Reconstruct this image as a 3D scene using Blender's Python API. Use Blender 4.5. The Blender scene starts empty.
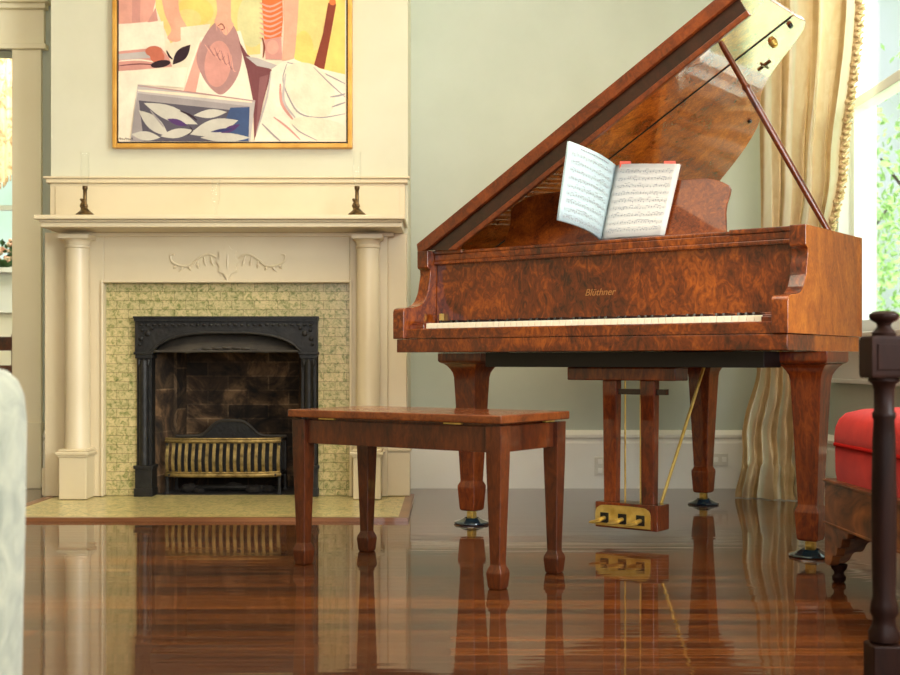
import bpy, bmesh, math, random
from mathutils import Vector, Matrix, noise as mnoise
random.seed(7)
SC = bpy.context.scene
COL = SC.collection
F = 1200.0; YH = 362.0; H = 0.63          # focal length in px, horizon row, eye height
def PX(x, Y): return (x-450.0)*Y/F
def PZ(y, Y): return H + (YH-y)*Y/F
PI = math.pi

# ------------------------------------------------------------------ materials
def lin(c):
    return tuple(((v/255.0)/12.92 if v/255.0 <= 0.04045 else ((v/255.0+0.055)/1.055)**2.4) for v in c) + (1,)
def base_mat(name, col, rough=0.5, metal=0.0, coat=0.0, coat_rough=0.05, spec=0.5, sheen=0.0):
    m = bpy.data.materials.new(name); m.use_nodes = True
    b = m.node_tree.nodes['Principled BSDF']
    b.inputs['Base Color'].default_value = lin(col)
    b.inputs['Roughness'].default_value = rough
    b.inputs['Metallic'].default_value = metal
    b.inputs['Coat Weight'].default_value = coat
    b.inputs['Coat Roughness'].default_value = coat_rough
    b.inputs['Specular IOR Level'].default_value = spec
    b.inputs['Sheen Weight'].default_value = sheen
    return m
def N(m, t, **kw):
    n = m.node_tree.nodes.new(t)
    for k, v in kw.items():
        if k in n.inputs: n.inputs[k].default_value = v
        else: setattr(n, k, v)
    return n
def L(m, a, b): m.node_tree.links.new(a, b)
def ramp(m, stops, fac):
    r = m.node_tree.nodes.new('ShaderNodeValToRGB')
    e = r.color_ramp.elements
    while len(e) < len(stops): e.new(0.5)
    for el, (p, c) in zip(e, stops): el.position = p; el.color = lin(c)
    L(m, fac, r.inputs[0]); return r
def coords(m, scale=(1,1,1), rot=(0,0,0), kind='Object'):
    tc = m.node_tree.nodes.new('ShaderNodeTexCoord')
    mp = m.node_tree.nodes.new('ShaderNodeMapping')
    mp.inputs['Scale'].default_value = scale; mp.inputs['Rotation'].default_value = rot
    L(m, tc.outputs[kind], mp.inputs[0]); return mp.outputs[0]
def noisy(name, stops, scale=5, detail=6, dist=0.0, rough=0.5, metal=0, coat=0, mscale=(1,1,1), bump=0.0, bscale=None, coat_rough=0.05, spec=0.5, sheen=0, nrough=0.6):
    m = base_mat(name, (128,128,128), rough, metal, coat, coat_rough, spec, sheen)
    v = coords(m, mscale)
    n = N(m, 'ShaderNodeTexNoise', Scale=scale, Detail=detail, Distortion=dist, Roughness=nrough); L(m, v, n.inputs['Vector'])
    r = ramp(m, stops, n.outputs['Fac']); b = m.node_tree.nodes['Principled BSDF']
    L(m, r.outputs[0], b.inputs['Base Color'])
    if bump:
        n2 = n
        if bscale:
            n2 = N(m, 'ShaderNodeTexNoise', Scale=bscale, Detail=4); L(m, v, n2.inputs['Vector'])
        bp = N(m, 'ShaderNodeBump', Strength=bump, Distance=0.01); L(m, n2.outputs['Fac'], bp.inputs['Height']); L(m, bp.outputs[0], b.inputs['Normal'])
    return m
def burl(name, dark, mid, light, scale=7, coat_rough=0.03, stretch=(1,1,1), ior=1.5):
    m = base_mat(name, mid, 0.4, 0, 1.0, coat_rough, spec=.25)
    m.node_tree.nodes['Principled BSDF'].inputs['Coat IOR'].default_value = ior
    v = coords(m, stretch)
    n = N(m, 'ShaderNodeTexNoise', Scale=scale, Detail=9, Distortion=1.6, Roughness=0.68); L(m, v, n.inputs['Vector'])
    n2 = N(m, 'ShaderNodeTexNoise', Scale=scale*7, Detail=4, Distortion=2.5, Roughness=0.6); L(m, v, n2.inputs['Vector'])
    mx = N(m, 'ShaderNodeMath', operation='MULTIPLY_ADD'); L(m, n2.outputs['Fac'], mx.inputs[0]); mx.inputs[1].default_value = 0.42
    ms = N(m, 'ShaderNodeMath', operation='MULTIPLY'); L(m, n.outputs['Fac'], ms.inputs[0]); ms.inputs[1].default_value = 0.6
    L(m, ms.outputs[0], mx.inputs[2])
    r = ramp(m, [(0.36, dark), (0.5, mid), (0.66, light)], mx.outputs[0])
    L(m, r.outputs[0], m.node_tree.nodes['Principled BSDF'].inputs['Base Color'])
    return m
M = {}
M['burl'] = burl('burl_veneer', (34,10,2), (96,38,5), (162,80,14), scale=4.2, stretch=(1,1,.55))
M['burl_litside'] = burl('lit_side_burl_veneer', (124,56,8), (172,90,16), (210,126,34), scale=8, stretch=(1,1,.5))  # burl veneer with the light on the treble side painted into its colour
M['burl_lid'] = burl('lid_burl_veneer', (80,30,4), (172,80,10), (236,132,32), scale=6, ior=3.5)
M['desk'] = burl('desk_veneer', (60,20,3), (112,48,8), (154,78,18), scale=7)
M['lipshade_dark'] = burl('lip_shade_dark_wood', (26,8,4), (42,15,6), (58,22,9), scale=4)  # recess shadow of the lip painted into the colour; crossbar simply dark wood
M['mahog'] = burl('red_mahogany', (54,16,3), (104,38,6), (150,68,14), scale=5, stretch=(1,1,.35))
M['lipwood'] = burl('lid_lip_mahogany', (58,20,6), (98,40,10), (130,58,17), scale=4)
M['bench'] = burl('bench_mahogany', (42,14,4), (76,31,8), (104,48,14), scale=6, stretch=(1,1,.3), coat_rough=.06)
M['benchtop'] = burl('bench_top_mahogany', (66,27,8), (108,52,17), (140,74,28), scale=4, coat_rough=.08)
M['black'] = base_mat('satin_black', (16,14,13), .4)
M['black_key'] = base_mat('ebony_key', (18,16,15), .25, coat=.6)
M['ivory'] = base_mat('ivory_key', (240,228,200), .3, coat=.4)
M['felt'] = base_mat('red_felt', (120,20,20), .9)
M['brass'] = noisy('polished_brass', [(.3,(196,156,66)),(.7,(240,212,124))], scale=18, metal=.75, rough=.38)
M['old_brass'] = noisy('tarnished_brass', [(.3,(84,68,34)),(.7,(172,148,92))], scale=30, metal=.6, rough=.45)
M['bronze'] = noisy('aged_bronze', [(.35,(48,36,22)),(.7,(140,110,64))], scale=60, metal=.7, rough=.4)
M['gold_plate'] = base_mat('gold_painted_iron', (176,120,48), .4, metal=.5)
M['steel'] = base_mat('string_steel', (180,170,150), .3, metal=1)
M['iron'] = noisy('cast_iron', [(.3,(20,20,19)),(.7,(42,40,37))], scale=20, rough=.45, metal=.3, bump=.25, bscale=60)
M['hood'] = noisy('rusty_iron_hood', [(.3,(38,34,29)),(.7,(64,57,46))], scale=14, rough=.6, bump=.2)
M['soot'] = noisy('soot', [(.3,(12,11,10)),(.7,(40,34,28))], scale=12, rough=.9)
M['cup'] = base_mat('dark_blue_glass', (24,42,52), .12, coat=1)
M['paint'] = noisy('cream_woodwork', [(.3,(214,198,162)),(.7,(220,205,170))], scale=3, rough=.42, coat=.2, coat_rough=.3)
M['paint2'] = noisy('white_trim_paint', [(.3,(248,245,230)),(.7,(252,250,238))], scale=3, rough=.45)
M['casing'] = noisy('cream_door_casing', [(.3,(244,234,200)),(.7,(248,240,208))], scale=3, rough=.5)
M['breast'] = noisy('chimney_breast_paint', [(.3,(205,202,174)),(.7,(213,210,185))], scale=2, rough=.6)
M['wall'] = noisy('pale_sage_wall', [(.3,(188,196,180)),(.7,(196,203,188))], scale=2.5, rough=.65)
M['ceil'] = base_mat('ceiling_paint', (238,234,220), .8)
M['winpaint'] = base_mat('white_window_paint', (232,236,230), .4)
M['silk'] = None
M['velvet'] = noisy('red_velvet', [(.3,(160,18,8)),(.7,(192,34,16))], scale=9, rough=.9, sheen=.08, bump=.1, spec=.2)
M['vpipe'] = base_mat('red_piping', (150,16,10), .9, spec=.1)
M['rosewood'] = noisy('figured_rosewood', [(.35,(54,28,14)),(.5,(104,58,28)),(.68,(140,86,44))], scale=4, detail=8, dist=2.0, rough=.45, coat=.25, mscale=(1,1,2.2), coat_rough=.15, spec=.3)
M['darkwood'] = noisy('dark_turned_wood', [(.3,(20,9,6)),(.7,(44,22,14))], scale=9, dist=1.5, rough=.5, coat=.03, spec=.1, mscale=(1,1,.3), coat_rough=.15)
M['brocade'] = noisy('pale_silver_brocade', [(.34,(112,116,98)),(.5,(132,134,114)),(.7,(154,152,128))], scale=16, detail=8, dist=1.2, rough=.75, sheen=.4, bump=.3)
M['goldframe'] = noisy('gilded_frame', [(.3,(196,138,48)),(.7,(226,174,84))], scale=8, rough=.4, metal=.25)
M['frameblack'] = base_mat('frame_black_reveal', (30,20,14), .6)
M['paper'] = base_mat('white_paper', (208,204,196), .8)
M['papercool'] = base_mat('cool_white_paper', (186,204,206), .8)
M['ink'] = base_mat('grey_ink', (184,186,184), .8)
M['inkdark'] = base_mat('dark_ink', (150,150,156), .8)
M['redtab'] = base_mat('red_tab', (214,70,30), .5)
M['lettering'] = base_mat('gilt_lettering', (150,100,52), .4)
M['plastic'] = base_mat('ivory_outlet_plate', (226,222,204), .4)
M['rope'] = noisy('gold_braid', [(.35,(160,126,78)),(.6,(222,196,148))], scale=60, rough=.8)
M['petal'] = noisy('mixed_petals', [(.3,(70,110,50)),(.5,(230,200,170)),(.62,(214,90,60)),(.75,(240,220,200))], scale=30, rough=.7)
M['green'] = base_mat('leaf_green', (60,96,50), .6)
M['floral'] = noisy('floral_chintz', [(.3,(150,110,60)),(.48,(240,218,176)),(.6,(244,226,190)),(.74,(196,150,90))], scale=9, detail=3, dist=1.5, rough=.8)
M['hallwall'] = base_mat('hall_wall', (236,232,212), .6)
M['hearthborder'] = noisy('hearth_wood_border', [(.3,(104,62,34)),(.7,(150,100,60))], scale=8, rough=.4, coat=.4, mscale=(.2,1,1))

M['leftwall'] = noisy('buff_wall', [(.3,(160,146,112)),(.7,(170,156,120))], scale=3, rough=.7)
M['frontdark'] = noisy('dark_reflection_wall', [(.3,(78,54,34)),(.7,(98,70,46))], scale=3, rough=.6)  # unseen front wall, dark tone made up for the piano's reflections
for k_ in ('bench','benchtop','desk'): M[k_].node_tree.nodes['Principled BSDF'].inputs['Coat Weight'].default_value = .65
# floor boards along X
def floor_mat():
    m = base_mat('oiled_heart_pine', (120,50,20), .5, coat=1.0, coat_rough=.035, spec=.15)
    b = m.node_tree.nodes['Principled BSDF']; b.inputs['Coat IOR'].default_value = 1.5
    v = coords(m)
    br = N(m, 'ShaderNodeTexBrick', Scale=1.0, offset=0.37, squash=1.0)
    br.inputs['Brick Width'].default_value = 2.6; br.inputs['Row Height'].default_value = .060
    br.inputs['Mortar Size'].default_value = .0012; br.inputs['Mortar Smooth'].default_value = .3
    br.inputs['Color1'].default_value = (0,0,0,1); br.inputs['Color2'].default_value = (1,1,1,1); br.inputs['Mortar'].default_value = (.5,.5,.5,1)
    L(m, v, br.inputs['Vector'])
    vg = coords(m, (.7, 34, 1))
    g = N(m, 'ShaderNodeTexNoise', Scale=1.6, Detail=7, Distortion=.8, Roughness=.65); L(m, vg, g.inputs['Vector'])
    mx = N(m, 'ShaderNodeMath', operation='MULTIPLY_ADD'); L(m, br.outputs['Color'], mx.inputs[0]); mx.inputs[1].default_value = .30
    ms = N(m, 'ShaderNodeMath', operation='MULTIPLY'); L(m, g.outputs['Fac'], ms.inputs[0]); ms.inputs[1].default_value = .80
    L(m, ms.outputs[0], mx.inputs[2])
    r = ramp(m, [(.25,(24,9,2)),(.5,(62,27,4)),(.78,(118,62,11))], mx.outputs[0])
    mm = N(m, 'ShaderNodeMixRGB', blend_type='MULTIPLY'); mm.inputs[2].default_value = (.25,.18,.14,1)
    L(m, br.outputs['Fac'], mm.inputs[0]); L(m, r.outputs[0], mm.inputs[1])
    L(m, mm.outputs[0], b.inputs['Base Color'])
    # gentle cupping of boards: bump
    vb = coords(m, (.5, 9, 1))
    nb = N(m, 'ShaderNodeTexNoise', Scale=2.0, Detail=2); L(m, vb, nb.inputs['Vector'])
    bp = N(m, 'ShaderNodeBump', Strength=.06, Distance=.01); L(m, nb.outputs['Fac'], bp.inputs['Height'])
    bp2 = N(m, 'ShaderNodeBump', Strength=.25, Distance=.002, invert=True); L(m, br.outputs['Fac'], bp2.inputs['Height']); L(m, bp.outputs[0], bp2.inputs['Normal'])
    L(m, bp2.outputs[0], b.inputs['Normal']); L(m, bp2.outputs[0], b.inputs['Coat Normal'])
    return m
M['floor'] = floor_mat()
def brick_mat(name, c1, c2, mortar, w, h, msize, stops, nscale, rough, axes, bump=.4, coat=0.0):
    # axes: euler rotation that lays the brick UV onto the surface
    m = base_mat(name, (128,128,128), rough, coat=coat, coat_rough=.2)
    b = m.node_tree.nodes['Principled BSDF']
    v = coords(m, (1,1,1), axes)
    br = N(m, 'ShaderNodeTexBrick', Scale=1.0); br.inputs['Brick Width'].default_value = w; br.inputs['Row Height'].default_value = h
    br.inputs['Mortar Size'].default_value = msize
    br.inputs['Color1'].default_value = lin(c1); br.inputs['Color2'].default_value = lin(c2); br.inputs['Mortar'].default_value = lin(mortar)
    L(m, v, br.inputs['Vector'])
    n = N(m, 'ShaderNodeTexNoise', Scale=nscale, Detail=6, Distortion=1.0, Roughness=.7); L(m, v, n.inputs['Vector'])
    r = ramp(m, stops, n.outputs['Fac'])
    mm = N(m, 'ShaderNodeMixRGB', blend_type='MULTIPLY'); mm.inputs[0].default_value = 1
    L(m, br.outputs['Color'], mm.inputs[1]); L(m, r.outputs[0], mm.inputs[2]); L(m, mm.outputs[0], b.inputs['Base Color'])
    bp = N(m, 'ShaderNodeBump', Strength=bump, Distance=.004, invert=True); L(m, br.outputs['Fac'], bp.inputs['Height']); L(m, bp.outputs[0], b.inputs['Normal'])
    return m
TST = [(.28,(92,110,62)),(.40,(160,166,112)),(.50,(214,204,164)),(.60,(240,226,190)),(.72,(178,176,124))]
M['tile'] = brick_mat('mottled_green_tile', (214,210,184), (230,222,196), (160,152,118), .106, .0415, .0014, TST, 50, .3, (PI/2,0,0), coat=.3)
M['hearthtile'] = brick_mat('mottled_hearth_tile', (232,226,190), (240,230,196), (170,160,120), .106, .0765, .0014, TST, 40, .3, (0,0,0), coat=.3)
M['brick'] = brick_mat('sooty_firebrick', (150,128,102), (92,80,64), (170,152,128), .20, .070, .0035, [(.34,(44,40,35)),(.5,(130,114,96)),(.66,(255,228,196))], 5.5, .9, (PI/2,0,0), bump=.8)
M['brickside'] = brick_mat('sooty_firebrick_side', (150,128,102), (92,80,64), (170,152,128), .20, .070, .0035, [(.34,(44,40,35)),(.5,(130,114,96)),(.66,(255,228,196))], 5.5, .9, (PI/2,0,PI/2), bump=.8)

def glass_mat(name, tint=(1,1,1), gl=.12):
    m = bpy.data.materials.new(name); m.use_nodes = True; nt = m.node_tree; nt.nodes.clear()
    o = nt.nodes.new('ShaderNodeOutputMaterial'); t = nt.nodes.new('ShaderNodeBsdfTransparent'); t.inputs[0].default_value = (*tint,1)
    g = nt.nodes.new('ShaderNodeBsdfGlossy'); g.inputs['Roughness'].default_value = .02
    f = nt.nodes.new('ShaderNodeFresnel'); f.inputs[0].default_value = 1.45
    ml = nt.nodes.new('ShaderNodeMath'); ml.operation = 'MULTIPLY'; ml.inputs[1].default_value = gl*4
    mx = nt.nodes.new('ShaderNodeMixShader')
    L(m, f.outputs[0], ml.inputs[0]); L(m, ml.outputs[0], mx.inputs[0]); L(m, t.outputs[0], mx.inputs[1]); L(m, g.outputs[0], mx.inputs[2]); L(m, mx.outputs[0], o.inputs[0])
    return m
M['glass'] = glass_mat('window_glass', gl=.06)
M['crystal'] = glass_mat('clear_crystal', (.985,.995,.99), .04)

def silk_mat():
    m = base_mat('striped_gold_silk', (220,200,150), .85, spec=.2)
    b = m.node_tree.nodes['Principled BSDF']
    uv = m.node_tree.nodes.new('ShaderNodeTexCoord')
    sx = m.node_tree.nodes.new('ShaderNodeSeparateXYZ'); L(m, uv.outputs['UV'], sx.inputs[0])
    a = N(m, 'ShaderNodeMath', operation='MULTIPLY'); L(m, sx.outputs[0], a.inputs[0]); a.inputs[1].default_value = 3.6
    fr = N(m, 'ShaderNodeMath', operation='FRACT'); L(m, a.outputs[0], fr.inputs[0])
    r = ramp(m, [(0,(198,168,116)),(.26,(212,186,138)),(.32,(244,240,218)),(.52,(238,234,206)),(.58,(236,214,172)),(.94,(214,186,138))], fr.outputs[0])
    n = N(m, 'ShaderNodeTexNoise', Scale=14, Detail=5, Distortion=1); v = coords(m); L(m, v, n.inputs['Vector'])
    mm = N(m, 'ShaderNodeMixRGB', blend_type='SOFT_LIGHT'); mm.inputs[0].default_value = .5
    L(m, r.outputs[0], mm.inputs[1]); L(m, n.outputs['Fac'], mm.inputs[2]); L(m, mm.outputs[0], b.inputs['Base Color'])
    bp = N(m, 'ShaderNodeBump', Strength=.35, Distance=.01)
    n2 = N(m, 'ShaderNodeTexNoise', Scale=7, Detail=4, Distortion=.6); L(m, v, n2.inputs['Vector'])
    L(m, n2.outputs['Fac'], bp.inputs['Height']); L(m, bp.outputs[0], b.inputs['Normal'])
    tr = m.node_tree.nodes.new('ShaderNodeBsdfTranslucent'); mxs = m.node_tree.nodes.new('ShaderNodeMixShader'); mxs.inputs[0].default_value = .18
    out = [n_ for n_ in m.node_tree.nodes if n_.type == 'OUTPUT_MATERIAL'][0]
    L(m, mm.outputs[0], tr.inputs[0]); L(m, b.outputs[0], mxs.inputs[1]); L(m, tr.outputs[0], mxs.inputs[2]); L(m, mxs.outputs[0], out.inputs[0])
    return m
M['silk'] = silk_mat()
def leaf_mat(name, c):
    m = bpy.data.materials.new(name); m.use_nodes = True; nt = m.node_tree; nt.nodes.clear()
    o = nt.nodes.new('ShaderNodeOutputMaterial'); d = nt.nodes.new('ShaderNodeBsdfDiffuse'); t = nt.nodes.new('ShaderNodeBsdfTranslucent')
    mx = nt.nodes.new('ShaderNodeMixShader'); mx.inputs[0].default_value = .45
    d.inputs[0].default_value = lin(c); t.inputs[0].default_value = lin(c)
    L(m, d.outputs[0], mx.inputs[1]); L(m, t.outputs[0], mx.inputs[2]); L(m, mx.outputs[0], o.inputs[0]); return m
M['leafA'] = leaf_mat('garden_leaf', (142,178,112))

# ------------------------------------------------------------------ mesh helpers
class MB:
    def __init__(s): s.v = []; s.f = []; s.m = []; s.uv = None
    def add(s, vs, fs, mi=0):
        k = len(s.v); s.v += [tuple(p) for p in vs]; s.f += [tuple(i+k for i in f) for f in fs]; s.m += [mi]*len(fs); return s
    def box(s, x0, x1, y0, y1, z0, z1, mi=0):
        return s.add([(x0,y0,z0),(x1,y0,z0),(x1,y1,z0),(x0,y1,z0),(x0,y0,z1),(x1,y0,z1),(x1,y1,z1),(x0,y1,z1)],
            [(0,3,2,1),(4,5,6,7),(0,1,5,4),(1,2,6,5),(2,3,7,6),(3,0,4,7)], mi)
    def prism(s, poly, lo, hi, axis='z', mi=0):
        # poly: list of 2D points; extruded along axis from lo to hi
        n = len(poly)
        def P(p, t):
            return (p[0],p[1],t) if axis=='z' else ((t,p[0],p[1]) if axis=='x' else (p[0],t,p[1]))
        vs = [P(p,lo) for p in poly] + [P(p,hi) for p in poly]
        fs = [tuple(range(n))[::-1], tuple(range(n,2*n))] + [(i,(i+1)%n,n+(i+1)%n,n+i) for i in range(n)]
        return s.add(vs, fs, mi)
    def loft(s, secs, cx=0, cy=0, mi=0, chamfer=0.0):
        # square sections [(half, z)] or [(hx, hy, z)]
        vs = []; 
        for q in secs:
            hx, hy, z = (q[0], q[0], q[1]) if len(q) == 2 else q
            vs += [(cx-hx,cy-hy,z),(cx+hx,cy-hy,z),(cx+hx,cy+hy,z),(cx-hx,cy+hy,z)]
        n = len(secs); fs = [(3,2,1,0), tuple(4*(n-1)+i for i in range(4))]
        for k in range(n-1):
            for i in range(4): fs.append((4*k+i, 4*k+(i+1)%4, 4*k+4+(i+1)%4, 4*k+4+i))
        return s.add(vs, fs, mi)
    def lathe(s, prof, cx=0, cy=0, n=24, mi=0):
        vs = []; 
        for r, z in prof:
            for i in range(n):
                a = 2*PI*i/n; vs.append((cx+r*math.cos(a), cy+r*math.sin(a), z))
        k = len(prof); fs = []
        for j in range(k-1):
            for i in range(n): fs.append((j*n+i, j*n+(i+1)%n, (j+1)*n+(i+1)%n, (j+1)*n+i))
        fs.append(tuple(range(n))[::-1]); fs.append(tuple((k-1)*n+i for i in range(n)))
        return s.add(vs, fs, mi)
    def tube(s, pts, r, n=8, mi=0):
        pts = [Vector(p) for p in pts]; vs = []
        R = r if isinstance(r, (list,tuple)) else [r]*len(pts)
        prev = None
        for i, p in enumerate(pts):
            d = (pts[min(i+1,len(pts)-1)] - pts[max(i-1,0)]).normalized()
            if prev is None:
                up = Vector((0,0,1)) if abs(d.z) < .9 else Vector((1,0,0)); a = d.cross(up).normalized()
            else: a = (prev - d*prev.dot(d)).normalized()
            prev = a; b = d.cross(a)
            for k in range(n):
                t = 2*PI*k/n; vs.append(p + (a*math.cos(t) + b*math.sin(t))*R[i])
        fs = []
        for j in range(len(pts)-1):
            for k in range(n): fs.append((j*n+k, j*n+(k+1)%n, (j+1)*n+(k+1)%n, (j+1)*n+k))
        fs.append(tuple(range(n))[::-1]); fs.append(tuple((len(pts)-1)*n+k for k in range(n)))
        return s.add(vs, fs, mi)
    def ball(s, c, r, nu=12, nv=8, mi=0):
        rx, ry, rz = (r,r,r) if not isinstance(r, tuple) else r
        prof = []
        vs = [(c[0],c[1],c[2]-rz)]; 
        for j in range(1,nv):
            t = -PI/2 + PI*j/nv
            for i in range(nu):
                a = 2*PI*i/nu; vs.append((c[0]+rx*math.cos(t)*math.cos(a), c[1]+ry*math.cos(t)*math.sin(a), c[2]+rz*math.sin(t)))
        vs.append((c[0],c[1],c[2]+rz)); fs = []
        for i in range(nu): fs.append((0, 1+(i+1)%nu, 1+i))
        for j in range(nv-2):
            for i in range(nu): fs.append((1+j*nu+i, 1+j*nu+(i+1)%nu, 1+(j+1)*nu+(i+1)%nu, 1+(j+1)*nu+i))
        e = len(vs)-1
        for i in range(nu): fs.append((e, 1+(nv-2)*nu+i, 1+(nv-2)*nu+(i+1)%nu))
        return s.add(vs, fs, mi)
    def grid(s, fn, nu, nv, mi=0, uv=False):
        k = len(s.v); vs = [fn(i/nu, j/nv) for j in range(nv+1) for i in range(nu+1)]
        fs = [(j*(nu+1)+i, j*(nu+1)+i+1, (j+1)*(nu+1)+i+1, (j+1)*(nu+1)+i) for j in range(nv) for i in range(nu)]
        s.add(vs, fs, mi)
        if uv: s.uv = [(i/nu, j/nv) for j in range(nv+1) for i in range(nu+1)]
        return s
    def build(s, name, mats, parent=None, bevel=0, smooth=False, seg=2, solid=0, subsurf=0, fix=True):
        me = bpy.data.meshes.new(name); me.from_pydata(s.v, [], s.f)
        if not isinstance(mats, (list, tuple)): mats = [mats]
        for m in mats: me.materials.append(m)
        for p, mi in zip(me.polygons, s.m): p.material_index = mi; p.use_smooth = smooth
        if s.uv:
            ul = me.uv_layers.new(name='UVMap')
            for lp in me.loops: ul.data[lp.index].uv = s.uv[lp.vertex_index]
        if fix:
            bm = bmesh.new(); bm.from_mesh(me); bmesh.ops.recalc_face_normals(bm, faces=bm.faces); bm.to_mesh(me); bm.free()
        me.update()
        o = bpy.data.objects.new(name, me); COL.objects.link(o)
        if parent: o.parent = parent
        if solid:
            md = o.modifiers.new('s','SOLIDIFY'); md.thickness = solid; md.offset = 0
        if bevel:
            md = o.modifiers.new('b','BEVEL'); md.width = bevel; md.segments = seg; md.limit_method = 'ANGLE'; md.angle_limit = .6
            me.shade_smooth() if hasattr(me,'shade_smooth') else None
            md2 = o.modifiers.new('w','WEIGHTED_NORMAL'); md2.keep_sharp = True
        if subsurf:
            md = o.modifiers.new('ss','SUBSURF'); md.levels = subsurf; md.render_levels = subsurf
        return o
def sm(o):
    o.data.shade_smooth(); o.data.set_sharp_from_angle(angle=.7); return o
def tag(o, label, cat, group=None, kind=None):
    if label: o['label'] = label
    if cat: o['category'] = cat
    if group: o['group'] = group
    if kind: o['kind'] = kind
    return o
def empty(name, loc, rz=0):
    o = bpy.data.objects.new(name, None); COL.objects.link(o); o.location = loc; o.rotation_euler = (0,0,rz); o.empty_display_size = .1; return o
def struct(o, label=None, cat=None):
    o['kind'] = 'structure'
    if label: o['label'] = label
    if cat: o['category'] = cat
    return o
def clone(o, name=None):
    c = o.copy(); COL.objects.link(c)
    for ch in list(o.children):
        d = ch.copy(); COL.objects.link(d); d.parent = c
        for g in list(ch.children):
            e = g.copy(); COL.objects.link(e); e.parent = d
    return c
def catmull(pts, n=6, closed=False):
    out = []; P = [Vector(p) for p in pts]; m = len(P)
    rng = range(m) if closed else range(m-1)
    for i in rng:
        p0 = P[(i-1)%m] if (closed or i>0) else P[0]; p1 = P[i]; p2 = P[(i+1)%m]; p3 = P[(i+2)%m] if (closed or i<m-2) else P[-1]
        for k in range(n):
            t = k/n
            out.append(.5*((2*p1)+(-p0+p2)*t+(2*p0-5*p1+4*p2-p3)*t*t+(-p0+3*p1-3*p2+p3)*t**3))
    if not closed: out.append(P[-1])
    return [tuple(p) for p in out]

# ------------------------------------------------------------------ setting
XL, XR, YB, YF, ZC = -3.4, 1.78, 6.0, -2.2, 3.3
BX0, BX1, BY = -1.862, -.196, 5.6       # chimney breast
struct(MB().box(XL-1.2, XR+.15, YF-.15, 9.2, -.12, 0).build('floor', M['floor']), 'glossy reddish brown wooden floorboards', 'floor')
struct(MB().box(XL-1.2, XR+.15, YF-.15, 9.2, ZC, ZC+.1).build('ceiling', M['ceil']), 'plain pale ceiling', 'ceiling')
DX0, DX1, DZ = -3.1, PX(14,6.0), PZ(51,6.0)     # doorway to the next room
wb = MB(); wb.box(XL-1.2, DX0, YB, YB+.15, 0, ZC); wb.box(DX0, DX1, YB, YB+.15, DZ, ZC); wb.box(DX1, XR+.15, YB, YB+.15, 0, ZC)
struct(wb.build('wall_back', M['wall']), 'pale sage green wall behind the piano', 'wall')
struct(MB().box(XL-.15, XL, YF, YB, 0, ZC).build('wall_left', M['leftwall']))
struct(MB().box(XL-.15, XR+.15, YF-.15, YF, 0, ZC).build('wall_front', M['frontdark']))
# right wall with its window opening and a second, unseen one added for light
W = [(4.55, 5.43), (.2, 2.6)]; WZ0, WZ1 = .755, 2.95
wr = MB(); 
wr.box(XR, XR+.15, YF, YB, 0, WZ0); wr.box(XR, XR+.15, YF, YB, WZ1, ZC)
wr.box(XR, XR+.15, YF, W[1][0], WZ0, WZ1); wr.box(XR, XR+.15, W[1][1], W[0][0], WZ0, WZ1); wr.box(XR, XR+.15, W[0][1], YB, WZ0, WZ1)
struct(wr.build('wall_right', M['wall']), 'side wall holding the bright window', 'wall')
def window(nm, y0, y1):
    b = MB()
    for a, c in ((y0, y0+.05), (y1-.05, y1)): b.box(XR+.03, XR+.11, a, c, WZ0, WZ1)
    b.box(XR+.03, XR+.11, y0+.05, y1-.05, WZ0, WZ0+.06); b.box(XR+.03, XR+.11, y0+.05, y1-.05, WZ1-.06, WZ1)
    b.box(XR+.03, XR+.11, y0+.05, y1-.05, 1.765, 1.81)
    w = struct(b.build(nm, M['winpaint'], bevel=.004), 'white sash window looking onto bright greenery' if nm=='window_1' else None, 'window' if nm=='window_1' else None)
    MB().box(XR+.066, XR+.070, y0+.05, y1-.05, WZ0+.06, WZ1-.06).build('pane', M['glass'], w)
    # casing and stool
    c = MB(); c.box(XR-.025, XR+.036, y0-.11, y0+.004, WZ0-.02, WZ1+.11); c.box(XR-.025, XR+.036, y1-.004, min(y1+.11, YB-.01), WZ0-.02, WZ1+.11)
    c.box(XR-.025, XR+.02, y0-.11, min(y1+.11, YB-.01), WZ1, WZ1+.13)
    c.build('casing', M['winpaint'], w, bevel=.004)
    s = MB(); s.box(XR-.07, XR+.03, y0-.13, min(y1+.12,YB-.005), WZ0-.04, WZ0); s.box(XR-.022, XR, y0-.11, min(y1+.11,YB-.005), WZ0-.20, WZ0-.04)
    s.box(XR-.03, XR, y0-.11, min(y1+.11,YB-.005), WZ0-.22, WZ0-.20)
    s.build('sill', M['winpaint'], w, bevel=.004)
    return w
window('window_1', *W[0]); window('window_added', *W[1])
# baseboards
def base_profile(y0, dx=1):
    return [(y0, 0), (y0-.03*dx, 0), (y0-.03*dx, .225), (y0-.022*dx, .235), (y0-.022*dx, .245), (y0-.034*dx, .255), (y0-.034*dx, .268), (y0-.012*dx, .29), (y0, .29)]
struct(MB().prism(base_profile(YB), BX1, XR-.035, 'x').build('baseboard_back', M['paint2']), 'tall white moulded baseboard behind the piano', 'baseboard')
struct(MB().prism(base_profile(YB), DX1+.155, BX0, 'x').build('baseboard_left', M['paint2']))
struct(MB().prism([(XR-(YB-p[0]), p[1]) for p in base_profile(YB)], YF, YB, 'y').build('baseboard_right', M['paint2']), 'white baseboard under the window', 'baseboard')
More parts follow.
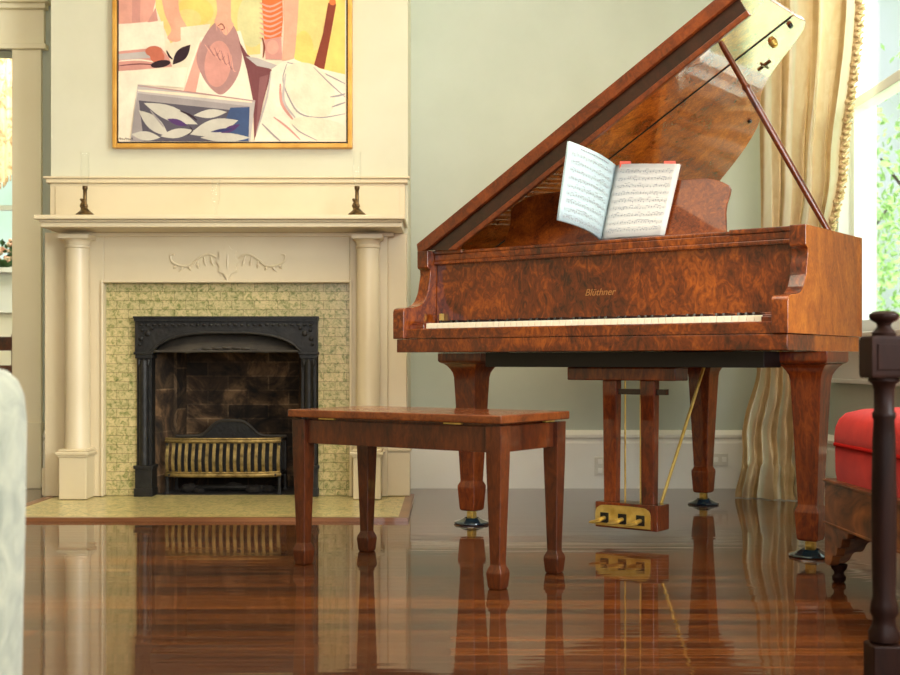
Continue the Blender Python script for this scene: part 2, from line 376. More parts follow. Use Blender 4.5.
# door casing
dc = MB()
dc.box(DX1, DX1+.145, YB-.03, YB, 0.0, DZ); dc.box(DX1, DX1+.15, YB-.045, YB, 0, .33)
dc.box(DX1-.0, DX1+.02, YB-.02, YB+.15, 0, DZ)
dc.box(DX0-.145, DX0, YB-.03, YB, 0, DZ)
dc.box(DX0-.16, DX1+.16, YB-.03, YB, DZ, DZ+.20); dc.box(DX0-.18, DX1+.175, YB-.05, YB, DZ-.0, DZ+.025)
dc.box(DX0-.18, DX1+.175, YB-.055, YB, DZ+.20, DZ+.225); dc.box(DX0-.2, DX1+.195, YB-.08, YB, DZ+.225, DZ+.25)
struct(dc.build('trim_1', M['casing'], bevel=.004), 'cream painted door casing with stacked head moulding', 'door casing')

# chimney breast
OX0, OX1, OZ = PX(153,5.52), PX(300,5.52), PZ(352,5.52)
cb = MB(); cb.box(BX0, OX0-.005, BY, YB, 0, ZC); cb.box(OX1+.005, BX1, BY, YB, 0, ZC); cb.box(OX0-.005, OX1+.005, BY, YB, OZ+.06, ZC)
struct(cb.build('wall_chimney', M['breast']), 'pale cream chimney breast above the mantel', 'chimney breast')
fb = MB(); fb.box(OX0-.005, OX1+.005, YB-.05, YB-.005, 0.0, OZ+.06, 0)
fb.add([(OX0-.004,BY-.02,0),(OX0+.06,YB-.05,0),(OX0+.06,YB-.05,OZ+.06),(OX0-.004,BY-.02,OZ+.06)], [(0,1,2,3)], 1)
fb.add([(OX1+.004,BY-.02,0),(OX1-.06,YB-.05,0),(OX1-.06,YB-.05,OZ+.06),(OX1+.004,BY-.02,OZ+.06)], [(3,2,1,0)], 1)
fb.box(OX0-.005, OX1+.005, BY-.02, YB-.05, OZ+.045, OZ+.06, 2)
struct(fb.build('wall_firebox', [M['brick'], M['brickside'], M['soot']], fix=False), 'sooty brown brick lining inside the fireplace', 'firebox')
struct(MB().box(OX0, OX1, BY-.02, YB-.05, .0, .014).build('trim_firebox_floor', M['soot']))

# hearth
hr = empty('hearth', (-1.03, 5.2, 0)); tag(hr, 'flat hearth of mottled green tiles with a thin wooden border in front of the fireplace', 'hearth')
def loc(o, root):   # mesh built in world coordinates -> child of root
    if root.rotation_euler.z == 0:
        off = Vector(root.location); 
        for v in o.data.vertices: v.co -= off
    o.parent = root; return o
HX0, HX1, HY0, HY1 = -1.85, -.165, 4.74, 5.60
loc(MB().box(HX0+.04, HX1-.04, HY0+.035, HY1, 0, .012).build('tile_slab', M['hearthtile']), hr)
loc(MB().prism([(HX0,HY0),(HX1,HY0),(HX1,HY1),(HX1-.04,HY1),(HX1-.04,HY0+.035),(HX0+.04,HY0+.035),(HX0+.04,HY1),(HX0,HY1)], 0, .014).build('wooden_border', M['hearthborder']), hr)

# mantelpiece
mt = empty('fireplace_mantel', (-1.03, 5.5, 0)); tag(mt, 'cream painted wooden mantelpiece with two round columns framing the fireplace', 'mantelpiece')
TX0, TX1, TZ = PX(105,5.52), PX(350,5.52), PZ(283,5.52)
SY = 5.25; sx0, sx1 = PX(33,SY), PX(405,SY); sz = PZ(214.6,SY)
# shelf with cove moulding below
def ring(x0,x1,y0,z0,z1): return (x0,x1,y0,BY,z0,z1)
sh = MB(); sh.box(sx0, sx1, SY, BY, sz-.020, sz); sh.box(sx0+.018, sx1-.012, SY+.018, BY, sz-.030, sz-.020)
sh.box(sx0+.022, sx1-.015, SY+.028, BY, sz-.052, sz-.030)
loc(sh.build('shelf', M['paint'], bevel=.005, seg=3), mt)
fz = MB(); zb = sz-.052
fz.box(TX0, TX1, 5.50, 5.598, TZ, zb); 
fz.box(BX0+.004, TX0, 5.50, 5.598, .0145, zb); fz.box(TX1, BX1-.09, 5.50, 5.598, .0145, zb)
fz.box(BX1-.09, BX1-.004, 5.53, 5.598, .0145, zb)
fz.box(TX0-.012, TX0, 5.488, 5.50, .0145, TZ+.012); fz.box(TX1, TX1+.012, 5.488, 5.50, .0145, TZ+.012); fz.box(TX0, TX1, 5.488, 5.50, TZ, TZ+.012)
fz.box(sx0+.09, sx1-.06, 5.485, 5.50, zb-.02, zb)
fz.box(BX1-.115, BX1+.012, 5.515, 5.598, .0145, .22); fz.box(BX1-.122, BX1+.018, 5.508, 5.598, .22, .235)
fz.box(BX0-.02, BX0+.06, 5.53, 5.598, .0145, .14)
loc(fz.build('surround', M['paint'], bevel=.003), mt)
om = MB(); cz = PZ(177,5.56)
om.box(BX0+.01, BX1-.012, 5.555, 5.598, sz, cz-.03); om.box(BX0+.035, BX1-.035, 5.549, 5.555, sz+.0, cz-.045)
om.box(BX0-.004, BX1-.0, 5.540, 5.598, cz-.03, cz-.010); om.box(BX0-.016, BX1+.010, 5.53, 5.598, cz-.010, cz)
loc(om.build('overmantel_board', M['paint'], bevel=.003), mt)
for cx in (-1.690, -.372):
    cy = 5.445
    c = MB(); ct = zb-.02
    c.lathe([(.058,.235),(.0585,.25),(.056,.26),(.0555,.5),(.054,.8),(.051,ct-.075),(.051,ct-.06),(.056,ct-.055),(.056,ct-.048),(.052,ct-.044),(.054,ct-.03),(.062,ct-.02),(.066,ct-.018)], cx, cy, 40)
    c.box(cx-.068, cx+.068, cy-.068, cy+.05, ct-.018, ct)
    col = loc(sm(c.build('column', M['paint'])), mt)
    p = MB(); p.box(cx-.062, cx+.062, cy-.072, 5.5, .0145, .205); p.box(cx-.075, cx+.075, cy-.085, 5.5, .213, .228); p.box(cx-.067, cx+.067, cy-.078, 5.5, .203, .215)
    p.box(cx-.066, cx+.066, cy-.068, 5.5, .228, .238)
    loc(p.build('plinth', M['paint'], bevel=.003), mt)
# carved scroll ornament
ox, oz, oy = PX(228,5.5), PZ(262,5.5), 5.499
on = MB()
leaf = catmull([(0,.075),(.022,.055),(.045,.048),(.04,.02),(.056,.0),(.04,-.022),(.045,-.045),(.02,-.055),(0,-.085),(-.02,-.055),(-.045,-.045),(-.04,-.022),(-.056,0),(-.04,.02),(-.045,.048),(-.022,.055)], 4, True)
on.prism([(ox+p[0]*.9, oz+p[1]) for p in leaf], oy-.011, oy+.002, 'y')
for k in (0,):
    on.tube([(ox+k*.011, oy-.007, oz-.05+abs(k)*.012), (ox+k*.014, oy-.013, oz), (ox+k*.009, oy-.007, oz+.05-abs(k)*.01)], [.002,.006,.002], 6)
for sgn in (-1,1):
    on.tube(catmull([(ox+sgn*.05, oy, oz+.02),(ox+sgn*.09, oy-.003, oz+.035),(ox+sgn*.13, oy-.003, oz+.018),(ox+sgn*.17, oy-.003, oz-.015),(ox+sgn*.215, oy-.003, oz-.018),(ox+sgn*.255, oy-.003, oz+.0),(ox+sgn*.262, oy-.003, oz+.03),(ox+sgn*.245, oy-.003, oz+.035)],5), [.006]*26+[.0045]*10, 6)
    for (a, b, c2, d) in ((.08,.03,.065,-.02),(.11,.025,.10,-.02),(.14,.008,.135,-.03),(.18,-.01,.17,-.04),(.20,-.012,.225,-.045),(.235,-.01,.25,-.03)):
        on.tube([(ox+sgn*a, oy, oz+b), (ox+sgn*(a+c2)/2, oy-.005, oz+(b+d)/2-.004), (ox+sgn*c2, oy, oz+d)], [.003,.006,.002], 6)
loc(sm(on.build('carved_scroll', M['paint'])), mt)

# tile surround
IX0, IX1, IZ = PX(136,5.52), PX(318,5.52), PZ(317,5.52)
ts = MB(); ts.box(TX0+.001, IX0, 5.535, 5.598, .0145, TZ-.001); ts.box(IX1, TX1-.001, 5.535, 5.598, .0145, TZ-.001); ts.box(IX0, IX1, 5.535, 5.598, IZ, TZ-.001)
tag(ts.build('tile_surround', M['tile']), 'mottled green and cream glazed tile facing around the black iron fireplace', 'tile surround')

# cast iron insert
ins = empty('fireplace_insert', ((IX0+IX1)/2, 5.5, 0)); tag(ins, 'black cast iron fireplace insert with arched hood and slim pilasters', 'fireplace insert')
def pilaster(x0, x1):
    b = MB(); b.box(x0, x1, 5.50, 5.598, .013, .14); b.box(x0-.006, x1+.006, 5.492, 5.598, .14, .155); b.box(x0-.004, x1+.004, 5.495, 5.598, .013, .05)
    b.box(x0+.006, x1-.006, 5.515, 5.598, .155, OZ-.03)
    b.tube([((x0+x1)/2, 5.513, .155), ((x0+x1)/2, 5.513, OZ-.04)], .022, 12)
    b.box(x0, x1, 5.503, 5.598, OZ-.03, OZ-.012); b.box(x0-.005, x1+.005, 5.494, 5.598, OZ-.012, OZ+.0)
    for k in range(3): b.ball(((x0+x1)/2+(k-1)*.022, 5.505, OZ-.05), (.009,.009,.02), 8, 6)
    return b
loc(pilaster(IX0, OX0).build('pilaster', M['iron'], bevel=.002), ins)
loc(pilaster(OX1, IX1).build('pilaster', M['iron'], bevel=.002), ins)
hd = MB(); hw = (IX0+IX1)/2
arch = []
aw = (OX1-OX0)/2+.005
for k in range(25):
    t = -1+2*k/24; arch.append((hw+aw*t, OZ + .088*(1-abs(t)**3.2)**.75))
poly = [(IX0,OZ),(IX0,IZ-.02)] + [(IX1,IZ-.02),(IX1,OZ)] + arch[::-1]
hd.prism(poly, 5.50, 5.598, 'y')
hd.box(IX0-.002, IX1+.002, 5.485, 5.598, IZ-.02, IZ-.006); hd.box(IX0-.004, IX1+.004, 5.478, 5.598, IZ-.006, IZ+.002)
hd.box(IX0+.02, IX1-.02, 5.494, 5.5, IZ-.045, IZ-.028)
for k in range(28):
    hd.ball((IX0+.03+k*(IX1-IX0-.06)/27, 5.495, IZ-.0365), (.010,.006,.007), 8, 5)
for sgn in (-1,1):
    for (a,b,r) in ((.36,.085,.014),(.39,.06,.011),(.385,.10,.009),(.34,.108,.008),(.395,.035,.008)):
        hd.ball((hw+sgn*a, 5.498, OZ+b), (r,.008,r), 10, 6)
loc(sm(hd.build('header', M['iron'])), ins)
am = MB(); am.tube([(p[0],5.499,p[1]) for p in arch], .006, 8); loc(sm(am.build('arch_moulding', M['iron'])), ins)
hp = MB()
hp.grid(lambda u,v: (hw+aw*(2*u-1)*(1-.0*v), 5.56-.055*(1-v)-.0, OZ+ v*.088*max(0,(1-abs(2*u-1)**3.2))**.75), 24, 6)
hp.tube([(OX0, 5.503, OZ+.003),(OX1, 5.503, OZ+.003)], .006, 8)
for k in range(9):
    hp.ball((hw+(k-4)*.045, 5.503, OZ+.02-.0012*(k-4)**2), (.022,.006,.007), 8, 5)
loc(sm(hp.build('hood_panel', M['hood'])), ins)

# fire grate
GX0, GX1 = PX(167,5.62), PX(281,5.62); gz0, gz1 = .105, .262; gc = (GX0+GX1)/2; gwid = (GX1-GX0)/2
gr = empty('fire_grate', (gc, 5.7, .014)); tag(gr, 'low brass and iron fire grate with upright slats standing in the fireplace', 'fire grate')
def gfront(t): return 5.60 - .045*(1-abs(t)**4)
for z, r in ((gz0, .010), (gz1, .009)):
    b = MB(); b.tube([(gc+gwid*t/12, gfront(t/12), z) for t in range(-12,13)], r, 8); b.tube([(gc+gwid*t/12, gfront(t/12)-.004, z+.012) for t in range(-12,13)], r*.5, 6)
    loc(sm(b.build('rail', M['old_brass'])), gr)
for k in range(17):
    t = -1+2*k/16; x = gc+gwid*.97*t; y = gfront(t)
    b = MB()
    w = .0075
    pr = [(gz0,0),(gz0+.03,-.016),(gz0+.07,-.022),(gz0+.11,-.012),(gz0+.14,.0),(gz1,0)]
    vs = []; 
    for z, dy in pr: vs += [(x-w, y+dy, z), (x+w, y+dy, z), (x+w, y+dy+.006, z), (x-w, y+dy+.006, z)]
    fs = [(j*4+i, j*4+(i+1)%4, j*4+4+(i+1)%4, j*4+4+i) for j in range(5) for i in range(4)]
    b.add(vs, fs); loc(b.build('slat', M['old_brass'], bevel=.001), gr)
b = MB(); bp_ = []
for k in range(31):
    t = -1+2*k/30; bp_.append((gc+gwid*t, .272 + .075*math.exp(-(t/.42)**4)))
b.prism([(gc-gwid,.08),(gc+gwid,.08)] + bp_[::-1], 5.80, 5.812, 'y'); loc(b.build('back_plate', M['iron']), gr)
b = MB(); b.tube([(p[0],5.80,p[1]) for p in bp_], .008, 8); loc(sm(b.build('back_moulding', M['hood'])), gr)
b = MB()
for k in range(13):
    b = MB(); b.tube([(gc-gwid+.02+k*(2*gwid-.04)/12, 5.575, gz0), (gc-gwid+.02+k*(2*gwid-.04)/12, 5.80, gz0)], .006, 6); loc(b.build('base_bar', M['iron']), gr)
for (gx, gz) in ((GX0,gz1),(GX1,gz1),(GX0,gz0),(GX1,gz0)):
    b = MB(); b.tube([(gx,5.60,gz),(gx,5.80,gz)], .007, 6); loc(b.build('side_rail', M['iron']), gr)
for x in (GX0+.005, GX1-.005):
    for y in (5.605, 5.795):
        b = MB(); b.loft([(.011,.014),(.007,.03),(.007,gz1)], x, y); loc(b.build('leg', M['iron'], bevel=.002), gr)
# ash and burner under the grate
b = MB(); b.tube([(gc-.16,5.72,.03),(gc+.0,5.69,.034),(gc+.18,5.72,.03)], .014, 8)
tag(sm(b.build('gas_pipe', M['iron'])), 'dark gas pipe lying under the fire grate', 'pipe')
for i, (dx, dy, r) in enumerate(((.14,-.03,.028),(.20,.01,.024),(-.17,.0,.03),(-.12,-.03,.018),(.02,.09,.028))):
    b = MB(); b.ball((0,0,0), (r*1.5, r, r*.75), 9, 6)
    for j, v in enumerate(b.v): b.v[j] = tuple(c*(1+random.uniform(-.18,.18)) for c in v)
    o = b.build('coal_lump', M['soot']); o.location = (gc+dx, 5.66+dy, .014+r*.7)
    tag(o, 'charred lump lying under the fire grate', 'coal', 'charred lumps under the fire grate')

# candlesticks and glass on mantel
def candlestick(x, label, lean):
    Y = 5.305; e = empty('candlestick', (PX(x,Y), Y, sz)); tag(e, label, 'candlestick')
    b = MB(); b.lathe([(.040,0),(.041,.005),(.037,.011),(.030,.016),(.019,.026),(.012,.034),(.009,.038)], 0, 0, 20); sm(b.build('base', M['bronze'], e))
    b = MB(); b.lathe([(.009,.034),(.013,.042),(.012,.05),(.0085,.056),(.0085,.115),(.011,.118),(.012,.125),(.011,.132),(.009,.133)], 0, 0, 16); sm(b.build('stem', M['bronze'], e))
    b = MB()
    for k in range(6):
        b.ball((-.010+.004*math.sin(k*2.1), -.006, .03+k*.0085), (.008,.007,.006), 8, 6)
    b.tube(catmull([(-.01,0,.03),(-.020,-.004,.045),(-.012,-.004,.06),(-.018,0,.07)],4), .003, 6)
    sm(b.build('figure', M['bronze'], e))
    b = MB(); b.lathe([(.010,.134),(.016,.15),(.020,.18),(.020,.22),(.017,.25),(.021,.285)], 0, 0, 20); o = b.build('glass_chimney', M['crystal'], e, smooth=True)
    # open the tube ends
    me = o.data; bm = bmesh.new(); bm.from_mesh(me); bmesh.ops.delete(bm, geom=[f for f in bm.faces if len(f.verts) > 4], context='FACES'); bm.to_mesh(me); bm.free()
    return e
candlestick(85, 'small bronze figured candlestick at the left end of the mantel shelf', 0)
candlestick(357, 'small bronze figured candlestick at the right end of the mantel shelf', 0)
Y = 5.40; b = MB(); b.lathe([(.026,0),(.026,.006),(.006,.02),(.006,.05),(.014,.07),(.02,.11),(.018,.16),(.022,.175)], 0, 0, 20)
o = sm(b.build('glass_vase', M['crystal'])); o.location = (PX(216,Y), Y, sz); tag(o, 'slim clear glass vase in the middle of the mantel shelf', 'vase')

# ------------------------------------------------------------------ painting
PYF = 5.555
fx0, fx1, fz0, fz1 = PX(112,PYF), PX(352,PYF), PZ(147.5,PYF), PZ(147.5,PYF)+1.02
pt = empty('framed_painting', ((fx0+fx1)/2, 5.598, fz0)); tag(pt, 'large abstract oil painting of fish and crates in a thin gold frame above the mantel', 'painting')
fw = .020
b = MB()
for (x0,x1,z0,z1) in ((fx0,fx0+fw,fz0,fz1),(fx1-fw,fx1,fz0,fz1),(fx0+fw,fx1-fw,fz0,fz0+fw),(fx0+fw,fx1-fw,fz1-fw,fz1)): b.box(x0,x1,PYF,5.598,z0,z1)
loc(b.build('frame', M['goldframe'], bevel=.003), pt)
g = .008; b = MB()
b.box(fx0+fw-.001,fx1-fw+.001,PYF+.016,5.597,fz0+fw-.001,fz1-fw+.001); loc(b.build('backing_panel', M['frameblack']), pt)
cols = dict(bg=(232,214,186), pink=(222,160,142), dpink=(206,146,134), yel=(232,204,130), yel2=(236,202,112), ora=(214,112,62), white=(236,222,198), mauve=(176,132,126), dmauve=(140,92,92),
    maroon=(120,70,72), grey=(158,148,146), dgrey=(88,82,92), leaf=(196,190,176), navy=(58,58,100), foot=(228,168,140), brown=(132,62,44), dark=(52,34,40), lgrey=(186,176,170), red=(196,110,86), purple=(84,56,104), blue=(66,84,120), pgreen=(214,206,150))
cn = list(cols); pm = []
for c in cn:
    k = cols[c]; m = noisy('oil_paint_'+c, [(.3, tuple(int(v*.94) for v in k)), (.7, tuple(min(255,int(v*1.05)) for v in k))], scale=9, detail=5, rough=.7, bump=.15, bscale=60, spec=.2); pm.append(m)
PB = MB(); layer = [0]
cvY = PYF+.012
def pp(cx, cy): return (PX(100+cx/3.0, PYF), PZ(cy/3.0, PYF))
X0c, X1c = fx0+fw+g, fx1-fw-g; Z0c, Z1c = fz0+fw+g, fz1-fw-g
def clampp(p): return (min(max(p[0],X0c),X1c), min(max(p[1],Z0c),Z1c))
def shape(pts, c, smooth=False, raw=False):
    layer[0] += 1; y = cvY - layer[0]*.00006
    P = [p if raw else pp(*p) for p in pts]
    if smooth: P = catmull(P, 5, True)
    P = [clampp(p) for p in P]
    Q = [P[0]]
    for p in P[1:]:
        if (Vector(p)-Vector(Q[-1])).length > 1e-5: Q.append(p)
    PB.add([(p[0], y, p[1]) for p in Q], [tuple(range(len(Q)))], cn.index(c))
def ell(cx, cy, rx, ry, rot, c, n=24):
    r = math.radians(rot); shape([(cx+rx*math.cos(t)*math.cos(r)-ry*math.sin(t)*math.sin(r), cy+rx*math.cos(t)*math.sin(r)+ry*math.sin(t)*math.cos(r)) for t in [2*PI*i/n for i in range(n)]], c)
def lens(x0,y0,x1,y1,w,c):
    dx,dy=x1-x0,y1-y0; l=math.hypot(dx,dy); nx,ny=-dy/l,dx/l; P=[]
    for k in range(9): t=k/8; s=math.sin(PI*t)*w; P.append((x0+dx*t+nx*s, y0+dy*t+ny*s))
    for k in range(7,0,-1): t=k/8; s=math.sin(PI*t)*w; P.append((x0+dx*t-nx*s, y0+dy*t-ny*s))
    shape(P,c)
def stroke(pts, w, c):
    P = [Vector(p) for p in catmull(pts, 4)]; Lf=[]; Rt=[]
    for i,p in enumerate(P):
        d=(P[min(i+1,len(P)-1)]-P[max(0,i-1)]).normalized(); n=Vector((-d.y,d.x)); ww=w*(.35+.65*math.sin(PI*(i+.5)/len(P))); Lf.append(tuple(p+n*ww/2)); Rt.append(tuple(p-n*ww/2))
    for i in range(len(P)-1): 
        layer[0] -= 1 if i else 0
        shape([Lf[i],Lf[i+1],Rt[i+1],Rt[i]], c)
TOP = -330
shape([(X0c,Z0c),(X1c,Z0c),(X1c,Z1c),(X0c,Z1c)], 'bg', raw=True)
shape([(50,TOP),(165,TOP),(165,0),(150,62),(50,72)], 'pink'); shape([(96,TOP),(122,TOP),(118,64),(94,66)], 'dpink'); shape([(140,66),(165,20),(172,60)],'dpink')
shape([(165,TOP),(735,TOP),(735,-120),(165,-60)], 'pgreen')
shape([(165,-60),(480,-120),(480,160),(420,165),(330,110),(262,96),(210,128),(185,70),(165,20)], 'yel')
ell(285,30,55,42,10,'yel2'); ell(455,60,45,80,0,'pgreen'); ell(262,55,40,30,0,'yel')
shape([(568,-120),(735,-120),(735,222),(640,205),(575,165)], 'yel2'); ell(640,60,60,90,0,'yel'); ell(610,150,30,60,0,'yel2')
shape([(50,70),(188,62),(194,152),(50,160)], 'white')
shape([(50,152),(180,140),(205,170),(215,198),(50,213)], 'dpink'); shape([(50,160),(140,152),(150,172),(50,178)], 'lgrey'); stroke([(50,182),(120,178),(190,190)],4,'white'); stroke([(50,196),(120,190),(190,196)],4,'maroon')
ell(160,152,26,16,0,'red'); ell(170,168,22,20,20,'red')
ell(180,190,30,11,-10,'dark')
shape([(178,-80),(228,-80),(236,30),(262,85),(250,112),(225,124),(200,112),(212,85),(190,30)], 'foot', True)
shape([(240,80),(330,70),(300,170),(250,270),(245,270)], 'bg')
lens(216,192,270,132,17,'dark'); stroke([(198,150),(206,166),(216,176)],6,'dark')
shape([(300,110),(420,90),(468,250),(465,300),(250,290),(262,210)], 'white', False)
shape([(250,270),(300,120),(310,160),(285,280)],'pink')
shape([(350,62),(395,70),(418,120),(424,180),(405,240),(365,282),(330,262),(302,220),(288,170),(310,110)], 'mauve', True); ell(352,190,40,70,5,'dpink')
for k in range(9): stroke([(312+k*10,130+k*4),(335+k*8,160+k*6),(352+k*7,140+k*9)],2.4,'dmauve' if k%2 else 'pink')
shape([(345,-80),(388,-80),(392,50),(400,72),(378,104),(362,88),(342,64),(350,30)], 'foot', True)
stroke([(352,76),(364,70),(372,84),(360,88)],4,'brown')
for k in range(4): stroke([(346+k*11,66+k*4),(350+k*11,92+k*3)],2.5,'dpink')
shape([(415,120),(440,160),(470,185),(515,208),(490,300),(462,420),(458,300),(440,210)], 'maroon')
shape([(436,168),(470,172),(560,205),(556,214),(470,196)], 'lgrey'); shape([(478,230),(505,222),(470,400),(464,420)],'dmauve')
shape([(480,-80),(545,-80),(548,60),(543,110),(492,120)], 'ora')
for k in range(8): stroke([(478,6+k*17-2*k),(510,18+k*15),(546,2+k*15)],6,'pink')
shape([(492,118),(543,108),(546,178),(496,176)],'dpink'); ell(517,140,18,22,0,'pink'); stroke([(486,112),(492,140),(488,172)],5,'brown')
shape([(547,-80),(600,-80),(592,60),(585,150),(580,178),(545,180),(552,90)], 'foot')
shape([(684,8),(700,-4),(708,12),(694,90),(672,206),(640,198),(668,100)], 'brown'); ell(697,4,10,10,0,'ora')
shape([(515,205),(545,185),(580,175),(640,200),(735,222),(735,423),(462,423),(480,360)], 'white')
stroke([(512,212),(500,290),(468,400)],6,'lgrey'); stroke([(560,186),(640,205),(735,250)],5,'grey')
shape([(560,200),(600,186),(650,198),(690,240),(705,290),(690,340),(650,350),(600,330),(565,285),(552,240)], 'bg', True)
stroke([(560,190),(548,240),(570,300),(600,340),(660,352),(735,340)],5,'grey'); stroke([(540,250),(545,310),(580,360)],9,'dpink'); stroke([(556,220),(550,300),(585,352)],8,'lgrey')
stroke([(640,200),(690,250),(735,290)],4,'grey'); stroke([(690,290),(715,286),(735,280)],6,'grey'); stroke([(695,320),(735,306)],5,'grey')
shape([(570,370),(610,350),(690,360),(735,380),(735,423),(640,423)], 'bg', True); stroke([(575,372),(600,395),(650,420)],4,'grey'); stroke([(520,350),(560,380),(600,418)],6,'dpink'); stroke([(485,370),(520,405),(540,422)],6,'grey')
shape([(50,212),(262,200),(250,262),(112,252),(95,360),(85,423),(50,423)], 'white')
shape([(112,252),(465,300),(450,423),(90,423)], 'lgrey'); shape([(112,278),(448,318),(440,423),(92,423),(100,350)], 'grey'); shape([(115,300),(400,330),(395,423),(130,423)], 'dgrey'); shape([(390,322),(448,320),(445,423),(350,423)],'blue')
stroke([(112,270),(290,286),(455,305)],9,'bg'); stroke([(112,256),(290,278),(465,303)],4,'mauve')
lens(130,308,292,372,22,'leaf'); lens(115,330,205,408,20,'leaf'); lens(268,402,414,360,24,'leaf'); lens(280,345,380,335,13,'leaf'); lens(180,408,280,390,14,'leaf'); lens(200,356,262,376,9,'purple'); lens(360,400,420,372,9,'purple'); lens(300,412,450,412,14,'leaf'); lens(92,402,180,412,14,'leaf')
stroke([(268,378),(276,392),(262,405)],4,'dark'); stroke([(240,332),(270,345),(290,360)],6,'dark'); stroke([(150,330),(190,380)],5,'grey'); lens(330,395,400,385,5,'navy')
for k in range(7): stroke([(56+k*6,418),(59+k*6,412+(k%3)*2),(61+k*6,419)],1.8,'dark')
loc(PB.build('canvas', pm, fix=False), pt)

# ------------------------------------------------------------------ grand piano
TH = math.atan2(.6,.8)
PO = Vector((-.095, 4.58, 0))
U = Vector((.8,-.6,0)); V = Vector((.6,.8,0))
def W3(a, b, z): return PO + U*a + V*b + Vector((0,0,z))
pn = empty('grand_piano', PO, -TH); tag(pn, 'polished burl wood grand piano with its lid propped open in front of the window', 'piano')
bent = catmull([(1.5,.30),(1.5,.43),(1.500,.49),(1.452,.553),(1.365,.612),(1.275,.675),(1.19,.76),(1.125,.88),(1.065,1.0),(.965,1.11),(.84,1.21),(.66,1.33),(.52,1.44),(.38,1.52),(.22,1.56),(.07,1.55),(.0,1.49),(0,1.40)], 4)
outline = [(0,.0),(1.5,.0)] + bent
def offset(poly, d):
    n = len(poly); out = []
    for i in range(n):
        p0 = Vector(poly[i-1]); p1 = Vector(poly[i]); p2 = Vector(poly[(i+1)%n])
        a = (p1-p0).normalized(); b = (p2-p1).normalized(); na = Vector((-a.y,a.x)); nb = Vector((-b.y,b.x)); nn = (na+nb)
        if nn.length < 1e-6: nn = na
        nn.normalize(); out.append(tuple(p1 + nn*d/max(.5, nn.dot(na))))
    return out
KZ = 0.715; RT = 1.05
inner = offset(outline, .042)
n = len(outline)
def wall_ring(outl, inn, z0, z1, skip=(0,)):
    b = MB(); n = len(outl)
    vs = [(p[0],p[1],z0) for p in outl]+[(p[0],p[1],z1) for p in outl]+[(p[0],p[1],z0) for p in inn]+[(p[0],p[1],z1) for p in inn]
    fs = []
    for i in range(n):
        if i in skip: continue
        j = (i+1)%n
        fs += [(i,j,n+j,n+i),(2*n+j,2*n+i,3*n+i,3*n+j),(n+i,n+j,3*n+j,3*n+i),(j,i,2*n+i,2*n+j)]
    b.add(vs, fs); return b
inn2 = list(inner); inn2[0] = (.042, 0.0); inn2[1] = (1.458, 0.0)
sm(wall_ring(outline, inn2, KZ, RT).build('rim', M['burl_litside'], pn))
inl = offset(outline, .012)
b = MB(); lo = offset(outline, .010); lo = [(p[0], p[1]) for p in lo]; b.prism([(x, y) for x, y in lo], .665, KZ-.001)
sm(b.build('base_moulding', M['burl_litside'], pn))
b = MB(); b.prism(offset(outline, .046), .72, .735); b.build('soundboard', M['mahog'], pn)
b = MB(); pl = offset(outline, .05); pl = [(x, max(y, .24)) for x, y in pl]; b.prism(pl, .955, .965); b.build('iron_plate', M['gold_plate'], pn)
b = MB()
for k in range(60):
    a0 = .10 + k*.0215; 
    ylim = 1.40 if a0 < .45 else (1.40-(a0-.45)*.78 if a0 < 1.1 else max(.5, .89-(a0-1.1)*1.05))
    b.tube([(a0, .27, .985), (a0+ (0 if k>20 else .1), ylim-.1, .985)], .0012 if k>20 else .002, 4)
o = b.build('strings', M['steel'], pn); o['kind'] = 'stuff'
# arms
def arm(a0, a1):
    pr = [(-.186,KZ),(-.186,.812)] + catmull([(-.186,.812),(-.178,.826),(-.148,.832),(-.118,.834),(-.085,.842),(-.058,.862),(-.040,.893),(-.031,.930),(-.024,.958),(-.026,.978)],4)[1:] + [(-.040,.984),(-.042,.99),(-.042,RT),(.06,RT),(.06,KZ)]
    b = MB().prism(pr, a0, a1, 'x'); b.m[0] = b.m[1] = 1; return b
AT = .045
for a0, a1, mm in ((-.006, AT, 'burl'), (1.5-AT-.006, 1.502, 'burl_litside')):
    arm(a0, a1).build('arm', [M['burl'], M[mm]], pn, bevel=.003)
# keybed
b = MB(); b.box(.004, 1.496, -.176, .05, .665, KZ-.001); b.build('keybed', M['burl'], pn, bevel=.003)
b = MB(); b.box(AT, 1.5-AT, -.172, -.140, KZ, .745); b.box(AT, 1.5-AT, -.177, -.16, KZ+.002, KZ+.010)
b.tube([(AT,-.164,.746),(1.5-AT,-.164,.746)], .006, 10); b.build('key_slip', M['burl'], pn)
KB0 = 1.5*0+.112; KB1 = 1.402
for a0, a1 in ((AT, KB0-.001), (KB1+.001, 1.5-AT)):
    b = MB(); b.box(a0, a1, -.150, -.005, KZ, .768); b.box(a0, a1-.0, -.14, -.03, .768, .774); b.build('key_block', M['mahog'], pn, bevel=.004)
kw = (KB1-KB0)/52
for k in range(52):
    b = MB(); b.box(KB0+k*kw+.0006, KB0+(k+1)*kw-.0006, -.138, -.002, .752, .772); b.build('white_key', M['ivory'], pn, bevel=.001, seg=1)
pat = [1,0,1,1,0,1,1]   # after A: A# ; B none ; C# D# ; E none ; F# G#
for k in range(51):
    if pat[k%7]:
        c = KB0+(k+1)*kw; b = MB()
        b.add([(c-.0055,-.090,.770),(c+.0055,-.090,.770),(c+.0055,-.004,.770),(c-.0055,-.004,.770),(c-.0045,-.084,.784),(c+.0045,-.084,.784),(c+.0045,-.004,.784),(c-.0045,-.004,.784)],[(0,3,2,1),(4,5,6,7),(0,1,5,4),(1,2,6,5),(2,3,7,6),(3,0,4,7)])
        b.build('black_key', M['black_key'], pn, bevel=.001, seg=1)
b = MB(); b.box(KB0, KB1, -.001, .003, .772, .782); b.build('key_felt', M['felt'], pn)
